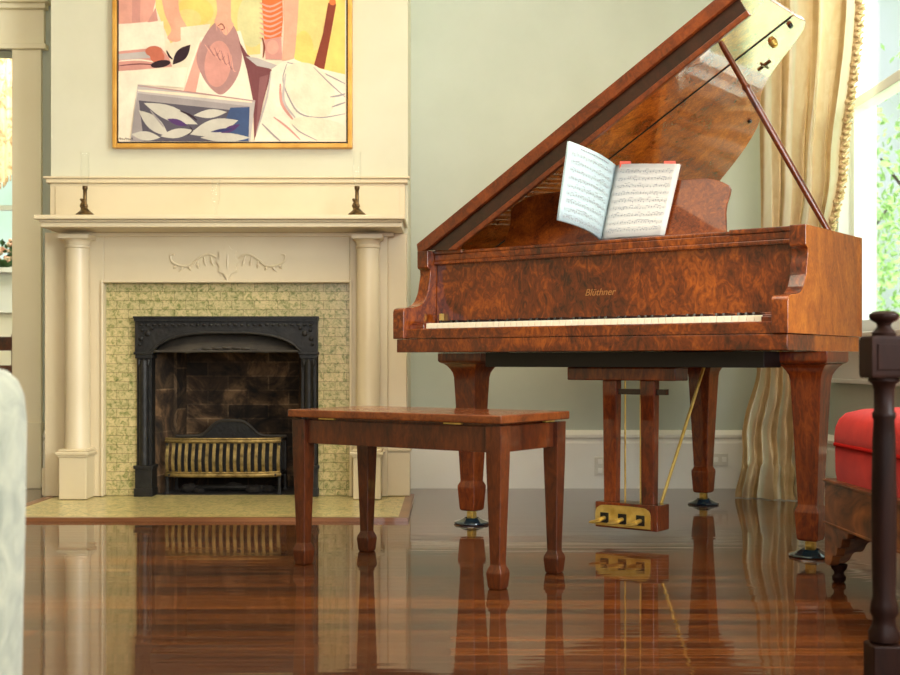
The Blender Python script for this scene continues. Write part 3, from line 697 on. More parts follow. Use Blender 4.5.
# fallboard
b = MB(); b.prism([(0.004,.775),(.010,.79),(.016,1.0),(.035,1.0),(.035,.775)], AT+.001, 1.5-AT-.001, 'x')
b.box(AT+.012, 1.5-AT-.012, -.002, .012, .775, .786)
fbo = b.build('fallboard', M['burl'], pn, bevel=.002)
b = MB(); b.box(AT+.030, AT+.040, -.010, .008, .785, .812); b.build('brass_latch', M['brass'], pn)
cu = bpy.data.curves.new('maker_lettering', 'FONT'); cu.body = 'Blüthner'; cu.size = .034; cu.extrude = .0006; cu.align_x = 'CENTER'; cu.materials.append(M['lettering']); cu.shear = .3
to = bpy.data.objects.new('maker_lettering', cu); COL.objects.link(to); 
_dg = bpy.context.evaluated_depsgraph_get(); _me = bpy.data.meshes.new_from_object(to.evaluated_get(_dg)); _me.materials.clear(); _me.materials.append(M['lettering']); bpy.data.objects.remove(to)
to = bpy.data.objects.new('maker_lettering', _me); COL.objects.link(to); to.parent = pn; to.location = (.755, .0108, .860); to.rotation_euler = (PI/2-.03, 0, 0)
# top rail
b = MB(); b.box(AT+.001, 1.5-AT-.001, -.006, .05, .998, 1.012); b.box(AT+.001, 1.5-AT-.001, .0, .24, 1.012, 1.036); b.box(AT+.001, AT+.13, -.004, .2, 1.036, 1.052); b.box(1.5-AT-.22, 1.5-AT-.001, -.004, .2, 1.036, 1.052)
b.build('top_rail', M['burl'], pn, bevel=.003)
# music desk
b = MB(); b.box(AT+.131, 1.5-AT-.221, .0, .24, 1.036, 1.048); b.box(.30,1.175,.055,.064,1.048,1.056); b.build('music_shelf', M['burl'], pn, bevel=.003)
cA = .737
half = [(.446,0),(.441,.03),(.433,.075),(.432,.105),(.438,.135),(.439,.155),(.430,.170),(.405,.184),(.375,.197),(.34,.205),(.2,.208),(0,.208)]
prof = half + [(-p[0],p[1]) for p in half[::-1][1:]]
b = MB(); vs = []
for p in prof:
    for d in (0,.014):
        vs.append((cA+p[0], .092+p[1]*.34+d, 1.049+p[1]))
m_ = len(prof); fs = [tuple(2*i for i in range(m_)), tuple(2*i+1 for i in range(m_))[::-1]] + [(2*i,2*i+1,2*((i+1)%m_)+1,2*((i+1)%m_)) for i in range(m_)]
b.add(vs, fs); b.build('music_desk', M['desk'], pn, bevel=.003)
for x in (.56,.92):
    b = MB(); b.tube([(x,.11,1.05),(x,.19,1.052)], .005, 8); b.tube([(x,.19,1.052),(x,.155,1.18)], .005, 8); b.build('desk_strut', M['brass'], pn)
# under-keybed beam
b = MB(); b.box(.295, 1.36, -.02, .12, .612, .664); b.build('key_frame_beam', M['black'], pn, bevel=.002)
# legs
def pleg(a, c):
    b = MB(); ba = a-.012 if a > 1.2 else (a+.012 if a < .3 else a); b.loft([(.102,.664),(.102,.636),(.099,.629),(.088,.623)][::-1], ba, c); b.loft([(.080,.623),(.070,.615),(.061,.602),(.054,.588),(.0505,.57),(.0495,.55),(.0325,.172),(.0325,.166),(.040,.150),(.0405,.142),(.035,.062),(.033,.055),(.028,.052)][::-1], a, c)
    o = b.build('leg', M['mahog'], pn, bevel=.003)
    q = MB(); q.lathe([(.012,.051),(.014,.06)][::1], a, c, 12); q.lathe([(.016,.044),(.016,.052)], a, c, 12)
    q.box(a-.014,a-.010,c-.012,c+.012,.022,.048); q.box(a+.010,a+.014,c-.012,c+.012,.022,.048); q.build('caster_fork', M['brass'], o)
    w = MB(); w.tube([(a-.009,c,.034),(a+.009,c,.034)], .017, 16); w.build('caster_wheel', M['brass'], o)
    p = W3(a,c,0)
    return p
cups = []
for (a,c,lab) in ((.086,.185,'dark round caster cup under the left front leg of the piano'),(1.425,.208,'dark round caster cup under the right front leg of the piano'),(.530,1.325,'dark round caster cup under the rear leg of the piano')):
    p = pleg(a,c)
    q = MB(); q.lathe([(.030,0),(.066,.0),(.070,.004),(.068,.009),(.050,.014),(.034,.022),(.030,.024),(.024,.017),(.0,.016)], 0, 0, 32)
    o = sm(q.build('caster_cup', M['cup'])); o.location = p; tag(o, lab, 'caster cup')
# lyre
LB = .165
b = MB(); b.box(.555,.985,LB-.04,LB+.06,.565,.612); b.build('lyre_block', M['mahog'], pn, bevel=.004)
for k in range(5): pass
for c in (.712,.862):
    b = MB(); b.loft([(.024,.017,.13),(.028,.020,.565)], c, LB+.01); b.build('lyre_post', M['mahog'], pn, bevel=.003)
b = MB(); b.box(.675,.920,LB-.045,LB+.045,.045,.135); lb = b.build('pedal_box', M['mahog'], pn, bevel=.003)
b = MB(); b.prism(catmull([(.678,.052),(.678,.10),(.69,.118),(.72,.125),(.85,.125),(.882,.118),(.894,.10),(.894,.052)],3), LB-.049, LB-.044, 'y'); b.build('brass_plate', M['brass'], lb)
for k, c in enumerate((.715,.786,.857)):
    s = MB(); s.box(c-.016,c+.016,LB-.0515,LB-.048,.062,.098); s.build('pedal_slot', M['black'], lb)
    s = MB(); s.tube([(c,LB-.04,.08),(c,LB-.07,.078),(c,LB-.10,.074)], [.007,.008,.009], 10); s.ball((c,LB-.115,.073),(.017,.036,.006),14,8); sm(s.build('pedal', M['brass'], lb))
for c in (.765,.826):
    b = MB(); b.tube([(c,LB+.01,.135),(c,LB+.01,.566)], .0035, 8); b.build('pedal_rod', M['brass'], pn)
b = MB(); b.box(.735,.925,LB+.005,LB+.03,.515,.535); b.build('lyre_crossbar', M['lipshade_dark'], pn)
b = MB(); b.tube([(.885,LB+.05,.13),(.98,.40,.664)], .006, 10); b.build('lyre_brace', M['brass'], pn)
# lid
ALPHA = math.radians(30.3)
LZ = 1.056
def lid_child(b, name, mat, bevel=.003, smooth=False):
    o = b.build(name, mat, pn, bevel=bevel); o.location = (-.004,0,LZ); o.rotation_euler = (0,-ALPHA,0)
    return o
FL = .385; TK = .022
main = [(0,FL+.003),(1.512,FL+.003)] + [(p[0]*1.008, p[1]+ .008) for p in bent if p[1] > FL+.01]
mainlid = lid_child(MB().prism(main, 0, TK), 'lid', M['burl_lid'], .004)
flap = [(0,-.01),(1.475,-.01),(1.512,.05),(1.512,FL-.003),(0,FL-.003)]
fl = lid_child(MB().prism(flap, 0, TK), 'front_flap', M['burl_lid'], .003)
lp = MB()
def lpoly(b, pts, y0, y1): b.prism(pts, y0, y1, 'y')
lpoly(lp, [(-.012,-.004),(0,.026),(1.475,.026),(1.475,-.018),(.026,-.018)], -.032, -.008)
lq = MB(); lpoly(lq, [(.026,-.018),(1.470,-.018),(1.470,-.070),(.105,-.070)], -.016, -.006)
lpoly(lp, [(.105,-.070),(1.474,-.070),(1.474,-.090),(.138,-.090)], -.024, -.006)
lpo = lp.build('lip', M['lipwood'], fl, bevel=.003); lq.build('lip_recess', M['lipshade_dark'], fl)
# long hinge between flap and lid
hg = MB(); hg.tube([(.02,FL,-.001),(1.50,FL,-.001)], .003, 6); lid_child(hg, 'flap_hinge', M['black'], 0)
# fittings under the lid
ft = MB(); ft.lathe([(.013,-.012),(.015,-.004),(.016,0)], 1.39, .46, 14); ft.ball((1.39,.46,-.014),(.013,.013,.008),10,6); lid_child(ft, 'lid_button', M['brass'], 0)
ft = MB(); ft.box(1.27,1.325,.575,.582,-.006,0); ft.box(1.294,1.301,.55,.61,-.008,0); lid_child(ft, 'lid_catch', M['bronze'], 0)
ft = MB(); ft.lathe([(.008,-.012),(.009,0)], 1.475, .43, 10); lid_child(ft, 'lid_bumper', M['black'], 0)
ft = MB(); ft.lathe([(.008,-.010),(.009,0)], 1.06, .93, 10); lid_child(ft, 'lid_bumper', M['black'], 0)
# prop stick
base = Vector((1.440,.365,1.045)); up_ = 1.31; topv = Vector((up_*math.cos(ALPHA)-.004, .165, LZ+up_*math.sin(ALPHA)-.004))
d = topv-base; ps = MB()
ps.tube([base, base+d*.18, base+d*.72, base+d*.745, base+d*.76, base+d*.775, base+d*.97, topv], [.010,.0115,.0115,.0115,.016,.0105,.010,.007], 10)
sm(ps.build('prop_stick', M['lipwood'], pn))
b = MB(); b.lathe([(.012,0),(.012,.022),(.004,.026)], 0,0,12); o = b.build('prop_socket', M['brass'], mainlid)
o.parent = fl; o.location = (up_+.004, .165, -.012)
b = MB(); b.box(1.427,1.453,.345,.385,1.035,1.058); b.build('prop_hinge', M['brass'], pn, bevel=.003)

# ------------------------------------------------------------------ sheet music
def bez(a,b,t): return a+(b-a)*t
bookorg = Vector((.53,4.21,1.058)); dzb = .006
bk = empty('music_book', bookorg); tag(bk, 'open book of sheet music leaning on the piano music desk', 'sheet music')
SB = Vector((.53,4.21,1.058)); ST = Vector((.590,4.262,1.328))
BLp = Vector((PX(558,4.02),4.02,PZ(220,4.02))); TLp = Vector((PX(569,4.02),4.02,PZ(141,4.02)))
BRp = Vector((.724,4.066,1.060)); TRp = Vector((PX(680,4.118),4.118,PZ(164,4.118)))
def pageL(s,t):   # s 0 at spine
    p = bez(bez(SB,BLp,s), bez(ST,TLp,s), t); nrm = Vector((.75,-.62,.1)).normalized()
    return p + nrm*(.022*math.sin(PI*min(1,s*1.0))*(1-.3*t))
def pageR(s,t):
    p = bez(bez(SB,BRp,s), bez(ST,TRp,s), t); nrm = Vector((-.6,-.75,.25)).normalized()
    return p + nrm*(.012*math.sin(PI*s**.6))
for fn, mat, nm, sgn in ((pageL,'papercool','left_page',1),(pageR,'paper','right_page',1)):
    for k, off in enumerate((0,.005)):
        b = MB(); dv = Vector((.0,.006,-.0))*k + (Vector((-.004,.0,.0))*k if fn is pageL else Vector((.004,.002,-.002))*k)
        b.grid(lambda s,t: fn(s,t)+dv-bookorg, 12, 6)
        o = b.build(nm if k==0 else 'under_page', M[mat], bk, smooth=True, solid=.0016)
    pr = MB()
    nrm0 = Vector((.75,-.62,.1)).normalized()*.0022 if fn is pageL else Vector((-.6,-.75,.25)).normalized()*.0022
    def rib(s0,s1,t0,t1,mi=0):
        steps = max(1,int(abs(s1-s0)*14)); vs=[]; 
        for i in range(steps+1):
            s = s0+(s1-s0)*i/steps
            vs += [fn(s,t0)+nrm0-bookorg, fn(s,t1)+nrm0-bookorg]
        pr.add(vs, [(2*i,2*i+2,2*i+3,2*i+1) for i in range(steps)], mi)
    nsys = 9; rnd = random.Random(3)
    for k in range(nsys):
        tc = .91-k*.1 - (.03 if fn is pageL else 0)
        if tc < .05: continue
        for l in range(5): rib(.08,.93,tc-l*.0075,tc-l*.0075-.0016)
        s = .12
        while s < .9:
            hh = rnd.uniform(.0,.034); rib(s,s+.014,tc-hh,tc-hh-.010,1)
            rib(s+.011,s+.0135,tc-hh,tc-hh+rnd.choice((.03,-.03)),1)
            if rnd.random()<.35: rib(s+.011,s+.05,tc-hh+.03,tc-hh+.024,1)
            s += rnd.uniform(.022,.055)
        for sb_ in (.08,.3,.52,.73,.93): rib(sb_,sb_+.003,tc,tc-.032,1)
    if fn is pageL:
        s = .22
        while s < .8: w_ = rnd.uniform(.02,.045); rib(s,s+w_,.955,.94,1); s += w_+.008
    o = pr.build('printed_notes', [M['ink'],M['inkdark']], bk, fix=False)
b = MB(); b.grid(lambda s,t: (pageR(s*1.02,t)+Vector((.004,.011,0))-bookorg), 8, 4); b.build('back_cover', M['mahog'], bk, solid=.002)
for q in (.18,.86):
    p = pageR(q,1.0)+Vector((0,.012,0))-bookorg; b = MB(); b.box(p.x-.02,p.x+.02,p.y-.001,p.y+.002,p.z-.03,p.z+.012); b.build('red_tab', M['redtab'], bk)

# ------------------------------------------------------------------ piano bench
BC = Vector((-.072, 3.668, 0)); bn = empty('piano_bench', BC, -math.radians(34.8)); tag(bn, 'reddish brown wooden piano bench with square tapered legs in front of the fireplace and piano', 'bench')
hx, hy = .359, .157; BH = .483
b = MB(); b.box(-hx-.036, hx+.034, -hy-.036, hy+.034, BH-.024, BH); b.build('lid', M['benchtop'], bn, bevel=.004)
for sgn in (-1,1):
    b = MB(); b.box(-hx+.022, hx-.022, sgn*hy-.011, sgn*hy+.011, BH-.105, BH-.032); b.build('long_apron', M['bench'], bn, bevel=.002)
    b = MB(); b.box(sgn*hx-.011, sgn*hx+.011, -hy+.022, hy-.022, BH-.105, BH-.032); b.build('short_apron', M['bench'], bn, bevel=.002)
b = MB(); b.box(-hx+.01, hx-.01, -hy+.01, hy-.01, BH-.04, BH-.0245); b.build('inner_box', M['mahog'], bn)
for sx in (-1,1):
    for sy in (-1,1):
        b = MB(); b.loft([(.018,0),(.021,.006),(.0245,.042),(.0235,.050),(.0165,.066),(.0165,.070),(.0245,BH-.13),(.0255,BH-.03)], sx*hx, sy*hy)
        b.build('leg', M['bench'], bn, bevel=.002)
for x in (-hx+.11, hx-.14):
    b = MB(); b.box(x-.03, x+.03, -hy-.022, -hy-.010, BH-.029, BH-.0245); b.build('hinge', M['brass'], bn)
b = MB(); b.box(hx+.010, hx+.022, .07, .12, BH-.029, BH-.0245); b.build('hinge', M['brass'], bn)

# ------------------------------------------------------------------ red ottoman
OO = Vector((1.088, 3.475, 0)); ow, od = .62, .92
ot = empty('ottoman', (OO.x+ow/2, OO.y-od/2, 0), 0.02); tag(ot, 'red velvet upholstered footstool with a scalloped figured wood base at the right edge', 'footstool')
def rrect(hx, hy, r, n=6):
    P = []
    for (cx,cy,a0) in ((hx-r,hy-r,0),(-hx+r,hy-r,PI/2),(-hx+r,-hy+r,PI),(hx-r,-hy+r,3*PI/2)):
        for k in range(n+1): a = a0+PI/2*k/n; P.append((cx+r*math.cos(a), cy+r*math.sin(a)))
    return P
def stack(secs, r, n=6):
    b = MB(); rings = []
    for (gx, z) in secs: rings.append([(x,y,z) for x,y in rrect(ow/2+gx, od/2+gx, max(.01,r+gx), n)])
    m = len(rings[0]); vs = [p for r_ in rings for p in r_]
    fs = [(j*m+i, j*m+(i+1)%m, (j+1)*m+(i+1)%m, (j+1)*m+i) for j in range(len(rings)-1) for i in range(m)]
    fs += [tuple(range(m))[::-1], tuple((len(rings)-1)*m+i for i in range(m))]
    b.add(vs, fs); return b
sm(stack([(-.03,.285),(-.022,.29),(-.017,.32),(-.016,.385),(-.018,.395)], .06).build('cushion_band', M['velvet'], ot))
sm(stack([(-.018,.397),(-.014,.403),(-.014,.42),(-.017,.445),(-.027,.468),(-.045,.485),(-.08,.497),(-.15,.505),(-.22,.508)], .06).build('cushion_top', M['velvet'], ot))
rp = rrect(ow/2-.013, od/2-.013, .06); b = MB(); b.tube([(x,y,.396) for x,y in rp]+[(rp[0][0],rp[0][1],.396)], .006, 8); sm(b.build('piping', M['vpipe'], ot))
# scalloped apron: four sides
def apron_side(length, nm):
    prof = catmull([(0,.05),(.035,.05),(.055,.06),(.07,.082),(.095,.086),(.11,.11),(.135,.116),(.15,.14),(.185,.146),(.2,.165),(.26,.17)],3)
    half = [(p[0], p[1]) for p in prof if p[0] <= .261]
    P = [(-length/2+p[0], p[1]) for p in half] + [(length/2-p[0], p[1]) for p in half[::-1]] + [(length/2,.292),(-length/2,.292)]
    return P
for (ax, s) in (('y',-1),('y',1),('x',-1),('x',1)):
    if ax == 'y': P = apron_side(ow-.024,''); b = MB(); b.prism(P, s*(od/2-.012)-.012, s*(od/2-.012)+.012, 'y'); b.box(-ow/2+.01,ow/2-.01,s*(od/2-.012)-.016,s*(od/2-.012)+.016,.166,.173); b.box(-ow/2+.008,ow/2-.008,s*(od/2-.012)-.017,s*(od/2-.012)+.017,.285,.294)
    else: P = apron_side(od-.024,''); b = MB(); b.prism(P, s*(ow/2-.012)-.012, s*(ow/2-.012)+.012, 'x'); b.box(s*(ow/2-.012)-.016,s*(ow/2-.012)+.016,-od/2+.01,od/2-.01,.166,.173); b.box(s*(ow/2-.012)-.017,s*(ow/2-.012)+.017,-od/2+.008,od/2-.008,.285,.294)
    b.build('apron', M['rosewood'], ot, bevel=.002)
for sx in (-1,1):
    for sy in (-1,1):
        b = MB(); b.lathe([(.014,0),(.019,.006),(.020,.016),(.014,.024),(.014,.03),(.022,.040),(.024,.052)], sx*(ow/2-.034), sy*(od/2-.034), 14); sm(b.build('foot', M['darkwood'], ot))

# ------------------------------------------------------------------ turned post rack (near right)
RY = 2.2; rx = PX(884,RY); rk = empty('quilt_rack', (rx, RY, 0), 0); tag(rk, 'dark turned wooden rack with knob finial nearest the camera at the right edge', 'rack')
def zz(y): return PZ(y,RY)
def post(x, sc=1):
    b = MB(); b.loft([(.029,0),(.029,zz(643))], x, 0); o = b.build('base_block', M['darkwood'], rk, bevel=.004)
    b = MB(); b.lathe([(.020,zz(643)),(.027,zz(640)),(.028,zz(632)),(.022,zz(626)),(.020,zz(618)),(.025,zz(612)),(.024,zz(604)),(.0205,zz(597)),(.0215,zz(560)),(.0225,zz(500)),(.0205,zz(440)),(.0185,zz(420)),(.021,zz(417)),(.021,zz(413)),(.018,zz(411)),(.018,zz(390)),(.021,zz(384)),(.028,zz(381)),(.028,zz(377))], x, 0, 28); sm(b.build('turned_post', M['darkwood'], rk))
    b = MB(); b.loft([(.0325,zz(378)),(.0345,zz(374)),(.0345,zz(340)),(.0315,zz(336))], x, 0); b.box(x-.024,x+.024,-.037,-.034,zz(370),zz(344)); b.build('top_block', M['darkwood'], rk, bevel=.003)
    b = MB(); b.lathe([(.021,zz(336)),(.022,zz(333)),(.015,zz(329)),(.012,zz(326)),(.014,zz(323)),(.024,zz(320)),(.027,zz(317)),(.026,zz(314)),(.018,zz(311.5)),(.003,zz(310.5))], x, 0, 28); sm(b.build('finial', M['darkwood'], rk))
post(0); post(.62)
b = MB(); b.box(.033,.587,-.018,.018,zz(372),zz(342)); b.box(.033,.587,-.023,.023,zz(345),zz(341)); b.build('top_rail', M['darkwood'], rk, bevel=.004)
b = MB(); b.box(.03,.59,-.014,.014,.03,.09); b.build('bottom_rail', M['darkwood'], rk, bevel=.004)

# ------------------------------------------------------------------ pale armchair (near left)
AY = 1.6; ax1 = PX(17,AY)
ac = empty('upholstered_chair', (ax1-.34, AY, 0), 0); tag(ac, 'pale silver green upholstered chair at the left edge, nearest the camera', 'chair')
b = MB(); hwid = .335
secs = []
for (z, g) in ((.12,-.012),(.16,-.006),(.30,-.004),(.45,-.001),(.55,.0),(.585,-.003),(.605,-.010),(.618,-.022),(.626,-.045),(.629,-.08)):
    secs.append([(x,y-.0,z) for x,y in rrect(hwid+g, .085+g*.6, .04, 5)])
m = len(secs[0]); b.add([p for s_ in secs for p in s_], [(j*m+i, j*m+(i+1)%m, (j+1)*m+(i+1)%m, (j+1)*m+i) for j in range(len(secs)-1) for i in range(m)] + [tuple(range(m))[::-1], tuple((len(secs)-1)*m+i for i in range(m))])
sm(b.build('backrest', M['brocade'], ac))
b = MB(); b.box(-.32,.32,-.62,-.08,.14,.40); b.build('seat', M['brocade'], ac, bevel=.04, seg=4)
b = MB(); b.box(-.30,.30,-.62,-.08,.40,.45); b.build('seat_cushion', M['brocade'], ac, bevel=.022, seg=4)
for x in (-.28,.28):
    for y in (-.58,.04):
        b = MB(); b.loft([(.012,0),(.022,.14)], x, y); b.build('leg', M['darkwood'], ac, bevel=.002)

# ------------------------------------------------------------------ curtain
def lerp(tab, z):
    for (z0,v0),(z1,v1) in zip(tab,tab[1:]):
        if z0 <= z <= z1:
            t = (z-z0)/(z1-z0); t = t*t*(3-2*t); return v0+(v1-v0)*t
    return tab[-1][1] if z > tab[-1][0] else tab[0][1]
CY = 5.70
LT = [(0,PX(735,5.56)),(.25,PX(741,5.62)),(.62,PX(757,5.65)),(.95,PX(766,5.65)),(1.3,PX(760,5.65)),(2.0,PX(759,5.65)),(3.1,PX(756,5.65))]
RTb = [(0,PX(800,5.44)),(.3,PX(800,5.45)),(.62,PX(799,5.45)),(.95,PX(803,5.45)),(1.17,PX(826,5.35)),(1.45,PX(838,5.23)),(1.85,PX(851,5.08)),(2.2,PX(858,5.05)),(3.1,PX(862,5.02))]
YL = [(0,5.56),(.4,5.64),(3.1,5.66)]
YR = [(0,5.44),(.9,5.46),(1.5,5.22),(2.0,5.06),(3.1,5.02)]
def curt(u, v):
    z = v*3.05+.004; x0 = lerp(LT,z); x1 = lerp(RTb,z); w = x1-x0
    am2 = .42+.58*min(1,max(0,(z-.3)/1.0))
    amp = am2*.042*(.6+.4*min(1,w/.4)); ph = u*2*PI*3.4 + .5*math.sin(u*7)
    y = CY + (lerp(YL,z)-CY)*(1-u) + (lerp(YR,z)-CY)*u + amp*math.sin(ph+.35*math.sin(z*2)) + .018*math.sin(ph*2.3+z*3)
    if z < 1.0:
        q = mnoise.noise(Vector((u*5, z*5.5, 1.3))); q2 = mnoise.noise(Vector((u*11, z*12, 4.1)))
        y += (1.0-z)*(.05*mnoise.noise(Vector((u*2.4, z*2.6, 7.7)))+.075*q+.03*q2)
    else: y += .012*mnoise.noise(Vector((u*6, z*2.0, 2)))
    x = x0+w*(u+.008*math.sin(ph*2+z*1.5))
    if z < .15: x += .01*math.sin(u*30)
    return (x, y, z)
ce = empty('curtain', (1.6, CY, 0)); tag(ce, 'gold and cream striped silk curtain gathered beside the window', 'curtain')
b = MB(); b.grid(curt, 150, 150, uv=True); o = b.build('drape', M['silk'], None, smooth=True, fix=False); loc(o, ce)
b = MB(); zz0 = 1.14; k = 0
z = zz0
while z < 3.0:
    x = lerp(RTb,z)+.012; y = curt(1.0,(z-.004)/3.05)[1]-.015
    b.ball((x+.006*math.sin(k*2.2), y, z), (.018,.016,.016), 8, 5)
    b.tube([(x-.01,y-.018,z-.008),(x+.018,y-.018,z+.012)], .005, 5); z += .024; k += 1
core = [(lerp(RTb,1.14+k*.04)+.008, curt(1.0,(1.14+k*.04)/3.05)[1]-.008, 1.14+k*.04) for k in range(47)]
b.tube(core, .013, 8)
loc(sm(b.build('braided_fringe', M['rope'])), ce)
# curtain rod out of frame above
b = MB(); b.tube([(1.42,5.70,3.08),(1.71,4.95,3.08)], .016, 12); b.ball((1.42,5.70,3.08), .03); tag(sm(b.build('curtain_rod', M['brass'])), 'brass curtain rod carrying the striped silk curtain', 'curtain rod')

# wall outlets on baseboard
for (x0,x1,y0,y1,lab) in ((594.5,605.5,457,475,'small ivory wall outlet low on the baseboard behind the pedal lyre'),(711.5,728,453.5,465.5,'small ivory wall outlet low on the baseboard beside the curtain')):
    Y = 5.968; e = empty('wall_outlet', (PX((x0+x1)/2,Y), Y, PZ((y0+y1)/2,Y))); tag(e, lab, 'outlet')
    w_, h_ = (x1-x0)*Y/F/2, (y1-y0)*Y/F/2
    MB().box(-w_,w_,-.006,.004,-h_,h_).build('plate', M['plastic'], e, bevel=.002)
    vert = h_ > w_
    for s in (-.5,.5):
        cx, cz = (0, s*h_) if vert else (s*w_, 0); MB().box(cx-.011,cx+.011,-.008,-.005,cz-.012,cz+.012).build('socket', M['paint2'], e, bevel=.002)

# ------------------------------------------------------------------ next room
NY = 8.0
nx0, nx1 = -3.55, -2.72; nz0, nz1 = PZ(268,NY), 2.85
wn = MB(); wn.box(XL-1.2, nx0, NY, NY+.12, 0, ZC); wn.box(nx1, -1.2, NY, NY+.12, 0, ZC); wn.box(nx0, nx1, NY, NY+.12, 0, nz0); wn.box(nx0, nx1, NY, NY+.12, nz1, ZC)
struct(wn.build('wall_far', M['hallwall']), 'cream wall of the next room seen through the doorway', 'wall')
struct(MB().box(-1.3,-1.2,YB+.15,NY,0,ZC).build('wall_far_right', M['hallwall']))
struct(MB().box(XL-1.2,XL-1.1,YB+.15,NY,0,ZC).build('wall_far_left', M['hallwall']))
b = MB(); b.box(nx0-.09,nx0,NY-.03,NY,nz0,nz1+.1); b.box(nx1,nx1+.09,NY-.03,NY,nz0,nz1+.1); b.box(nx0-.1,nx1+.1,NY-.07,NY,nz0-.035,nz0); b.box(nx0,nx1,NY+.02,NY+.06,PZ(207,NY)-.02,PZ(207,NY)+.015)
b.box(nx0,nx1,NY+.02,NY+.06,nz0,nz0+.05); b.box(nx1-.05,nx1,NY+.02,NY+.06,nz0,nz1); b.box(nx0,nx0+.05,NY+.02,NY+.06,nz0,nz1); b.box((nx0+nx1)/2+.0,(nx0+nx1)/2+.03,NY+.02,NY+.06,nz0,nz1); b.box(nx0-.1,nx1+.1,NY-.02,NY,nz0-.30,nz0-.035)
w3 = struct(b.build('window_3', M['winpaint'], bevel=.003), 'white window of the next room seen through the doorway', 'window')
b = MB(); b.box(nx0+.05,nx1-.05,NY+.038,NY+.041,nz0+.05,nz1-.01); b.build('pane', M['glass'], w3)
def val(u,v):
    x = nx0-.06+(nx1-nx0+.12)*u; zl = PZ(186,NY)+.07*abs(math.sin(u*PI*3)); z = zl+(2.78-zl)*v
    return (x, NY-.10+.03*math.sin(u*2*PI*9), z)
b = MB(); b.grid(val, 90, 12); o = b.build('window_valance', M['floral'], smooth=True, fix=False); 
tag(o, 'floral fabric valance over the window in the next room', 'valance')
fr = MB()
for k in range(60):
    p = val(k/59.0, 0); fr.ball((p[0],p[1],p[2]-.02),(.006,.006,.024),6,4)
fro = fr.build('fringe', M['rope'], o)
fe = empty('flower_arrangement', (PX(4,NY-.05), NY-.035, nz0)); tag(fe, 'mixed flowers in a low green bowl on the window sill of the next room', 'flowers')
b = MB(); b.lathe([(.03,0),(.05,.02),(.06,.045),(.055,.05)],0,0,16); sm(b.build('bowl', M['green'], fe))
rnd = random.Random(5)
b = MB()
for k in range(34): b.ball((rnd.uniform(-.12,.12), rnd.uniform(-.04,.03), .05+rnd.uniform(0,.13)), rnd.uniform(.012,.024), 7, 5)
o = b.build('blossoms', M['petal'], fe); o['kind'] = 'stuff'
b = MB()
for k in range(30):
    p = Vector((rnd.uniform(-.13,.13), rnd.uniform(-.04,.03), .05+rnd.uniform(0,.12))); q = Vector((rnd.uniform(-1,1),rnd.uniform(-1,.2),rnd.uniform(-.3,1))).normalized()*.045; s_ = q.cross(Vector((0,1,.3))).normalized()*.012
    b.add([p,p+q*.5+s_,p+q,p+q*.5-s_],[(0,1,2,3)])
o = b.build('leaves', M['green'], fe, fix=False); o['kind'] = 'stuff'
# wooden chair in next room
NC = empty('wooden_chair', (PX(6,7.2)-.19, 7.2, 0)); tag(NC, 'brown wooden chair seen low through the doorway at the far left', 'chair')
for x in (-.19,.19):
    b = MB(); b.loft([(.022,0),(.026,.45),(.026,.80)], x, .18); b.build('rear_leg', M['bench'], NC, bevel=.003)
    b = MB(); b.loft([(.014,0),(.02,.43)], x, -.18); b.build('leg', M['bench'], NC, bevel=.003)
b = MB(); b.box(-.22,.22,-.21,.16,.43,.46); b.build('seat', M['bench'], NC, bevel=.006)
b = MB(); b.box(-.173,.173,.17,.19,.70,.785); b.box(-.173,.173,.17,.19,.56,.61); b.build('backrest', M['bench'], NC, bevel=.004)

# ------------------------------------------------------------------ garden
def tree(name, c, r, nl, lab, seed):
    rnd = random.Random(seed); e = empty(name, (c[0],c[1],-.1)); tag(e, lab, 'tree' if 'tree' in name else 'shrub', 'greenery outside the window')
    b = MB(); 
    for k in range(nl):
        a = rnd.uniform(0,2*PI); t = math.acos(rnd.uniform(-1,1)); rr = r*rnd.uniform(.55,1.05)*(1+.25*math.sin(a*3)*math.sin(t*4))
        p = Vector((rr*math.sin(t)*math.cos(a), rr*math.sin(t)*math.sin(a), c[2]+rr*math.cos(t)*1.1))
        if p.z < .15: continue
        q = Vector((rnd.uniform(-1,1),rnd.uniform(-1,1),rnd.uniform(-1,1))).normalized()*rnd.uniform(.08,.14); s_ = q.orthogonal().normalized()*.05
        b.add([p,p+q*.5+s_,p+q,p+q*.5-s_],[(0,1,2,3)])
    o = b.build('foliage', M['leafA'], e, fix=False); o['kind'] = 'stuff'
    b = MB(); b.tube([(0,0,0),(.05,0,c[2]*.5),(-.03,.05,c[2])],[.11,.08,.05],8)
    for k in range(5):
        a = k*1.3; b.tube([(0,0,c[2]*.55),(r*.4*math.cos(a),r*.4*math.sin(a),c[2]*.9),(r*.75*math.cos(a),r*.75*math.sin(a),c[2]+r*.4)],[.05,.035,.015],6)
    b.build('trunk', M['darkwood'], e); return e
tree('garden_tree', (6.6,13.6,2.3), 2.2, 3000, 'sunlit green tree outside the window, washed out by light', 1)
tree('garden_tree', (9.2,8.6,2.4), 2.1, 2600, 'sunlit green tree outside the window, washed out by light', 2)
tree('garden_tree', (5.6,19.4,2.6), 2.2, 2400, 'sunlit green tree outside the window, washed out by light', 3)
gm = noisy('sunlit_lawn', [(.3,(176,200,140)),(.7,(220,230,190))], scale=2, rough=.9)
struct(MB().box(2.2, 40, -20, 50, -.3, -.15).build('ground', gm), 'bright lawn outside the window', 'lawn')

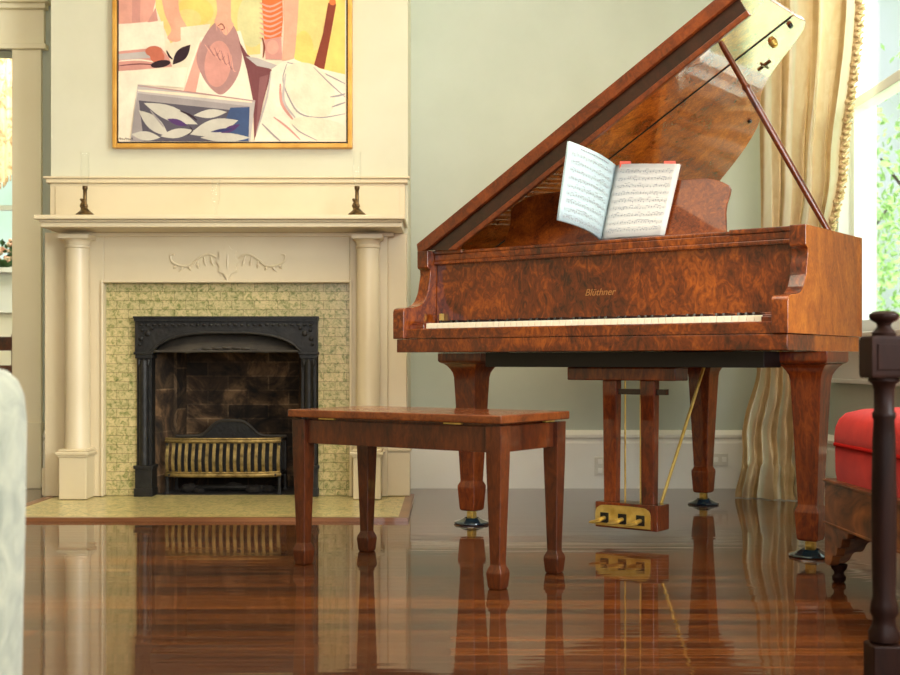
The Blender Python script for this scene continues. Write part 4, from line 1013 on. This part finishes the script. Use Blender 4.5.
# ------------------------------------------------------------------ world + lights
wd = bpy.data.worlds.new('sky'); SC.world = wd; wd.use_nodes = True; nt = wd.node_tree
bg = nt.nodes['Background']
tc = nt.nodes.new('ShaderNodeTexCoord'); nz = nt.nodes.new('ShaderNodeTexNoise'); nz.inputs['Scale'].default_value = 9; nz.inputs['Detail'].default_value = 6
nt.links.new(tc.outputs['Generated'], nz.inputs['Vector'])
rr = nt.nodes.new('ShaderNodeValToRGB'); rr.color_ramp.elements[0].position = .4; rr.color_ramp.elements[0].color = (.62,.85,.62,1); rr.color_ramp.elements[1].position = .58; rr.color_ramp.elements[1].color = (.84,1,.95,1)
nt.links.new(nz.outputs['Fac'], rr.inputs[0]); nt.links.new(rr.outputs[0], bg.inputs[0]); bg.inputs[1].default_value = 1.0
def area(name, loc_, rot, sx, sy, e, col=(1,1,1)):
    l = bpy.data.lights.new(name, 'AREA'); l.shape = 'RECTANGLE'; l.size = sx; l.size_y = sy; l.energy = e; l.color = col
    o = bpy.data.objects.new(name, l); COL.objects.link(o); o.location = loc_; o.rotation_euler = rot; return o
area('window_daylight', (XR+1.1, 5.0, 3.1), (0,math.radians(48),0), 1.6, 1.8, 130, (.86,.97,1))
area('near_side_fill', (XR+.50, 1.1, 1.9), (0,PI/2,math.radians(-35)), 2.0, 1.5, 200, (.93,.97,1))  # cool fill added at the unseen opening, turned towards the back wall
area('warm_ceiling_fill', (.0, 3.0, ZC-.03), (0,0,0), 3.2, 2.6, 86, (1,.82,.60))  # broad warm fill added under the ceiling, no fitting in view
area('room_fill', (.5, -1.7, 1.35), (math.radians(88),0,math.radians(-2)), 2.6, 1.4, 85, (.95,.97,1))
area('next_room_fill', (-2.9, 7.1, ZC-.05), (0,0,0), 1.2, 1.0, 60, (1,.95,.82))  # area light added to brighten the room beyond the doorway
sn = bpy.data.lights.new('sun','SUN'); sn.energy = 15.0; sn.angle = .05; so = bpy.data.objects.new('sun', sn); COL.objects.link(so); so.rotation_euler = (math.radians(38), 0, math.radians(-31)); 

# ------------------------------------------------------------------ camera
cd = bpy.data.cameras.new('camera'); cam = bpy.data.objects.new('camera', cd); COL.objects.link(cam)
cam.location = (0,0,H); cam.rotation_euler = (PI/2,0,0)
cd.sensor_width = 36; cd.lens = F/900*36; cd.shift_y = (YH-337.5)/900; cd.clip_start = .05
cd.dof.use_dof = True; cd.dof.focus_distance = 4.1; cd.dof.aperture_fstop = 5.6
SC.camera = cam
SC.view_settings.view_transform = 'Standard'; SC.view_settings.look = 'None'; SC.view_settings.exposure = 0.22
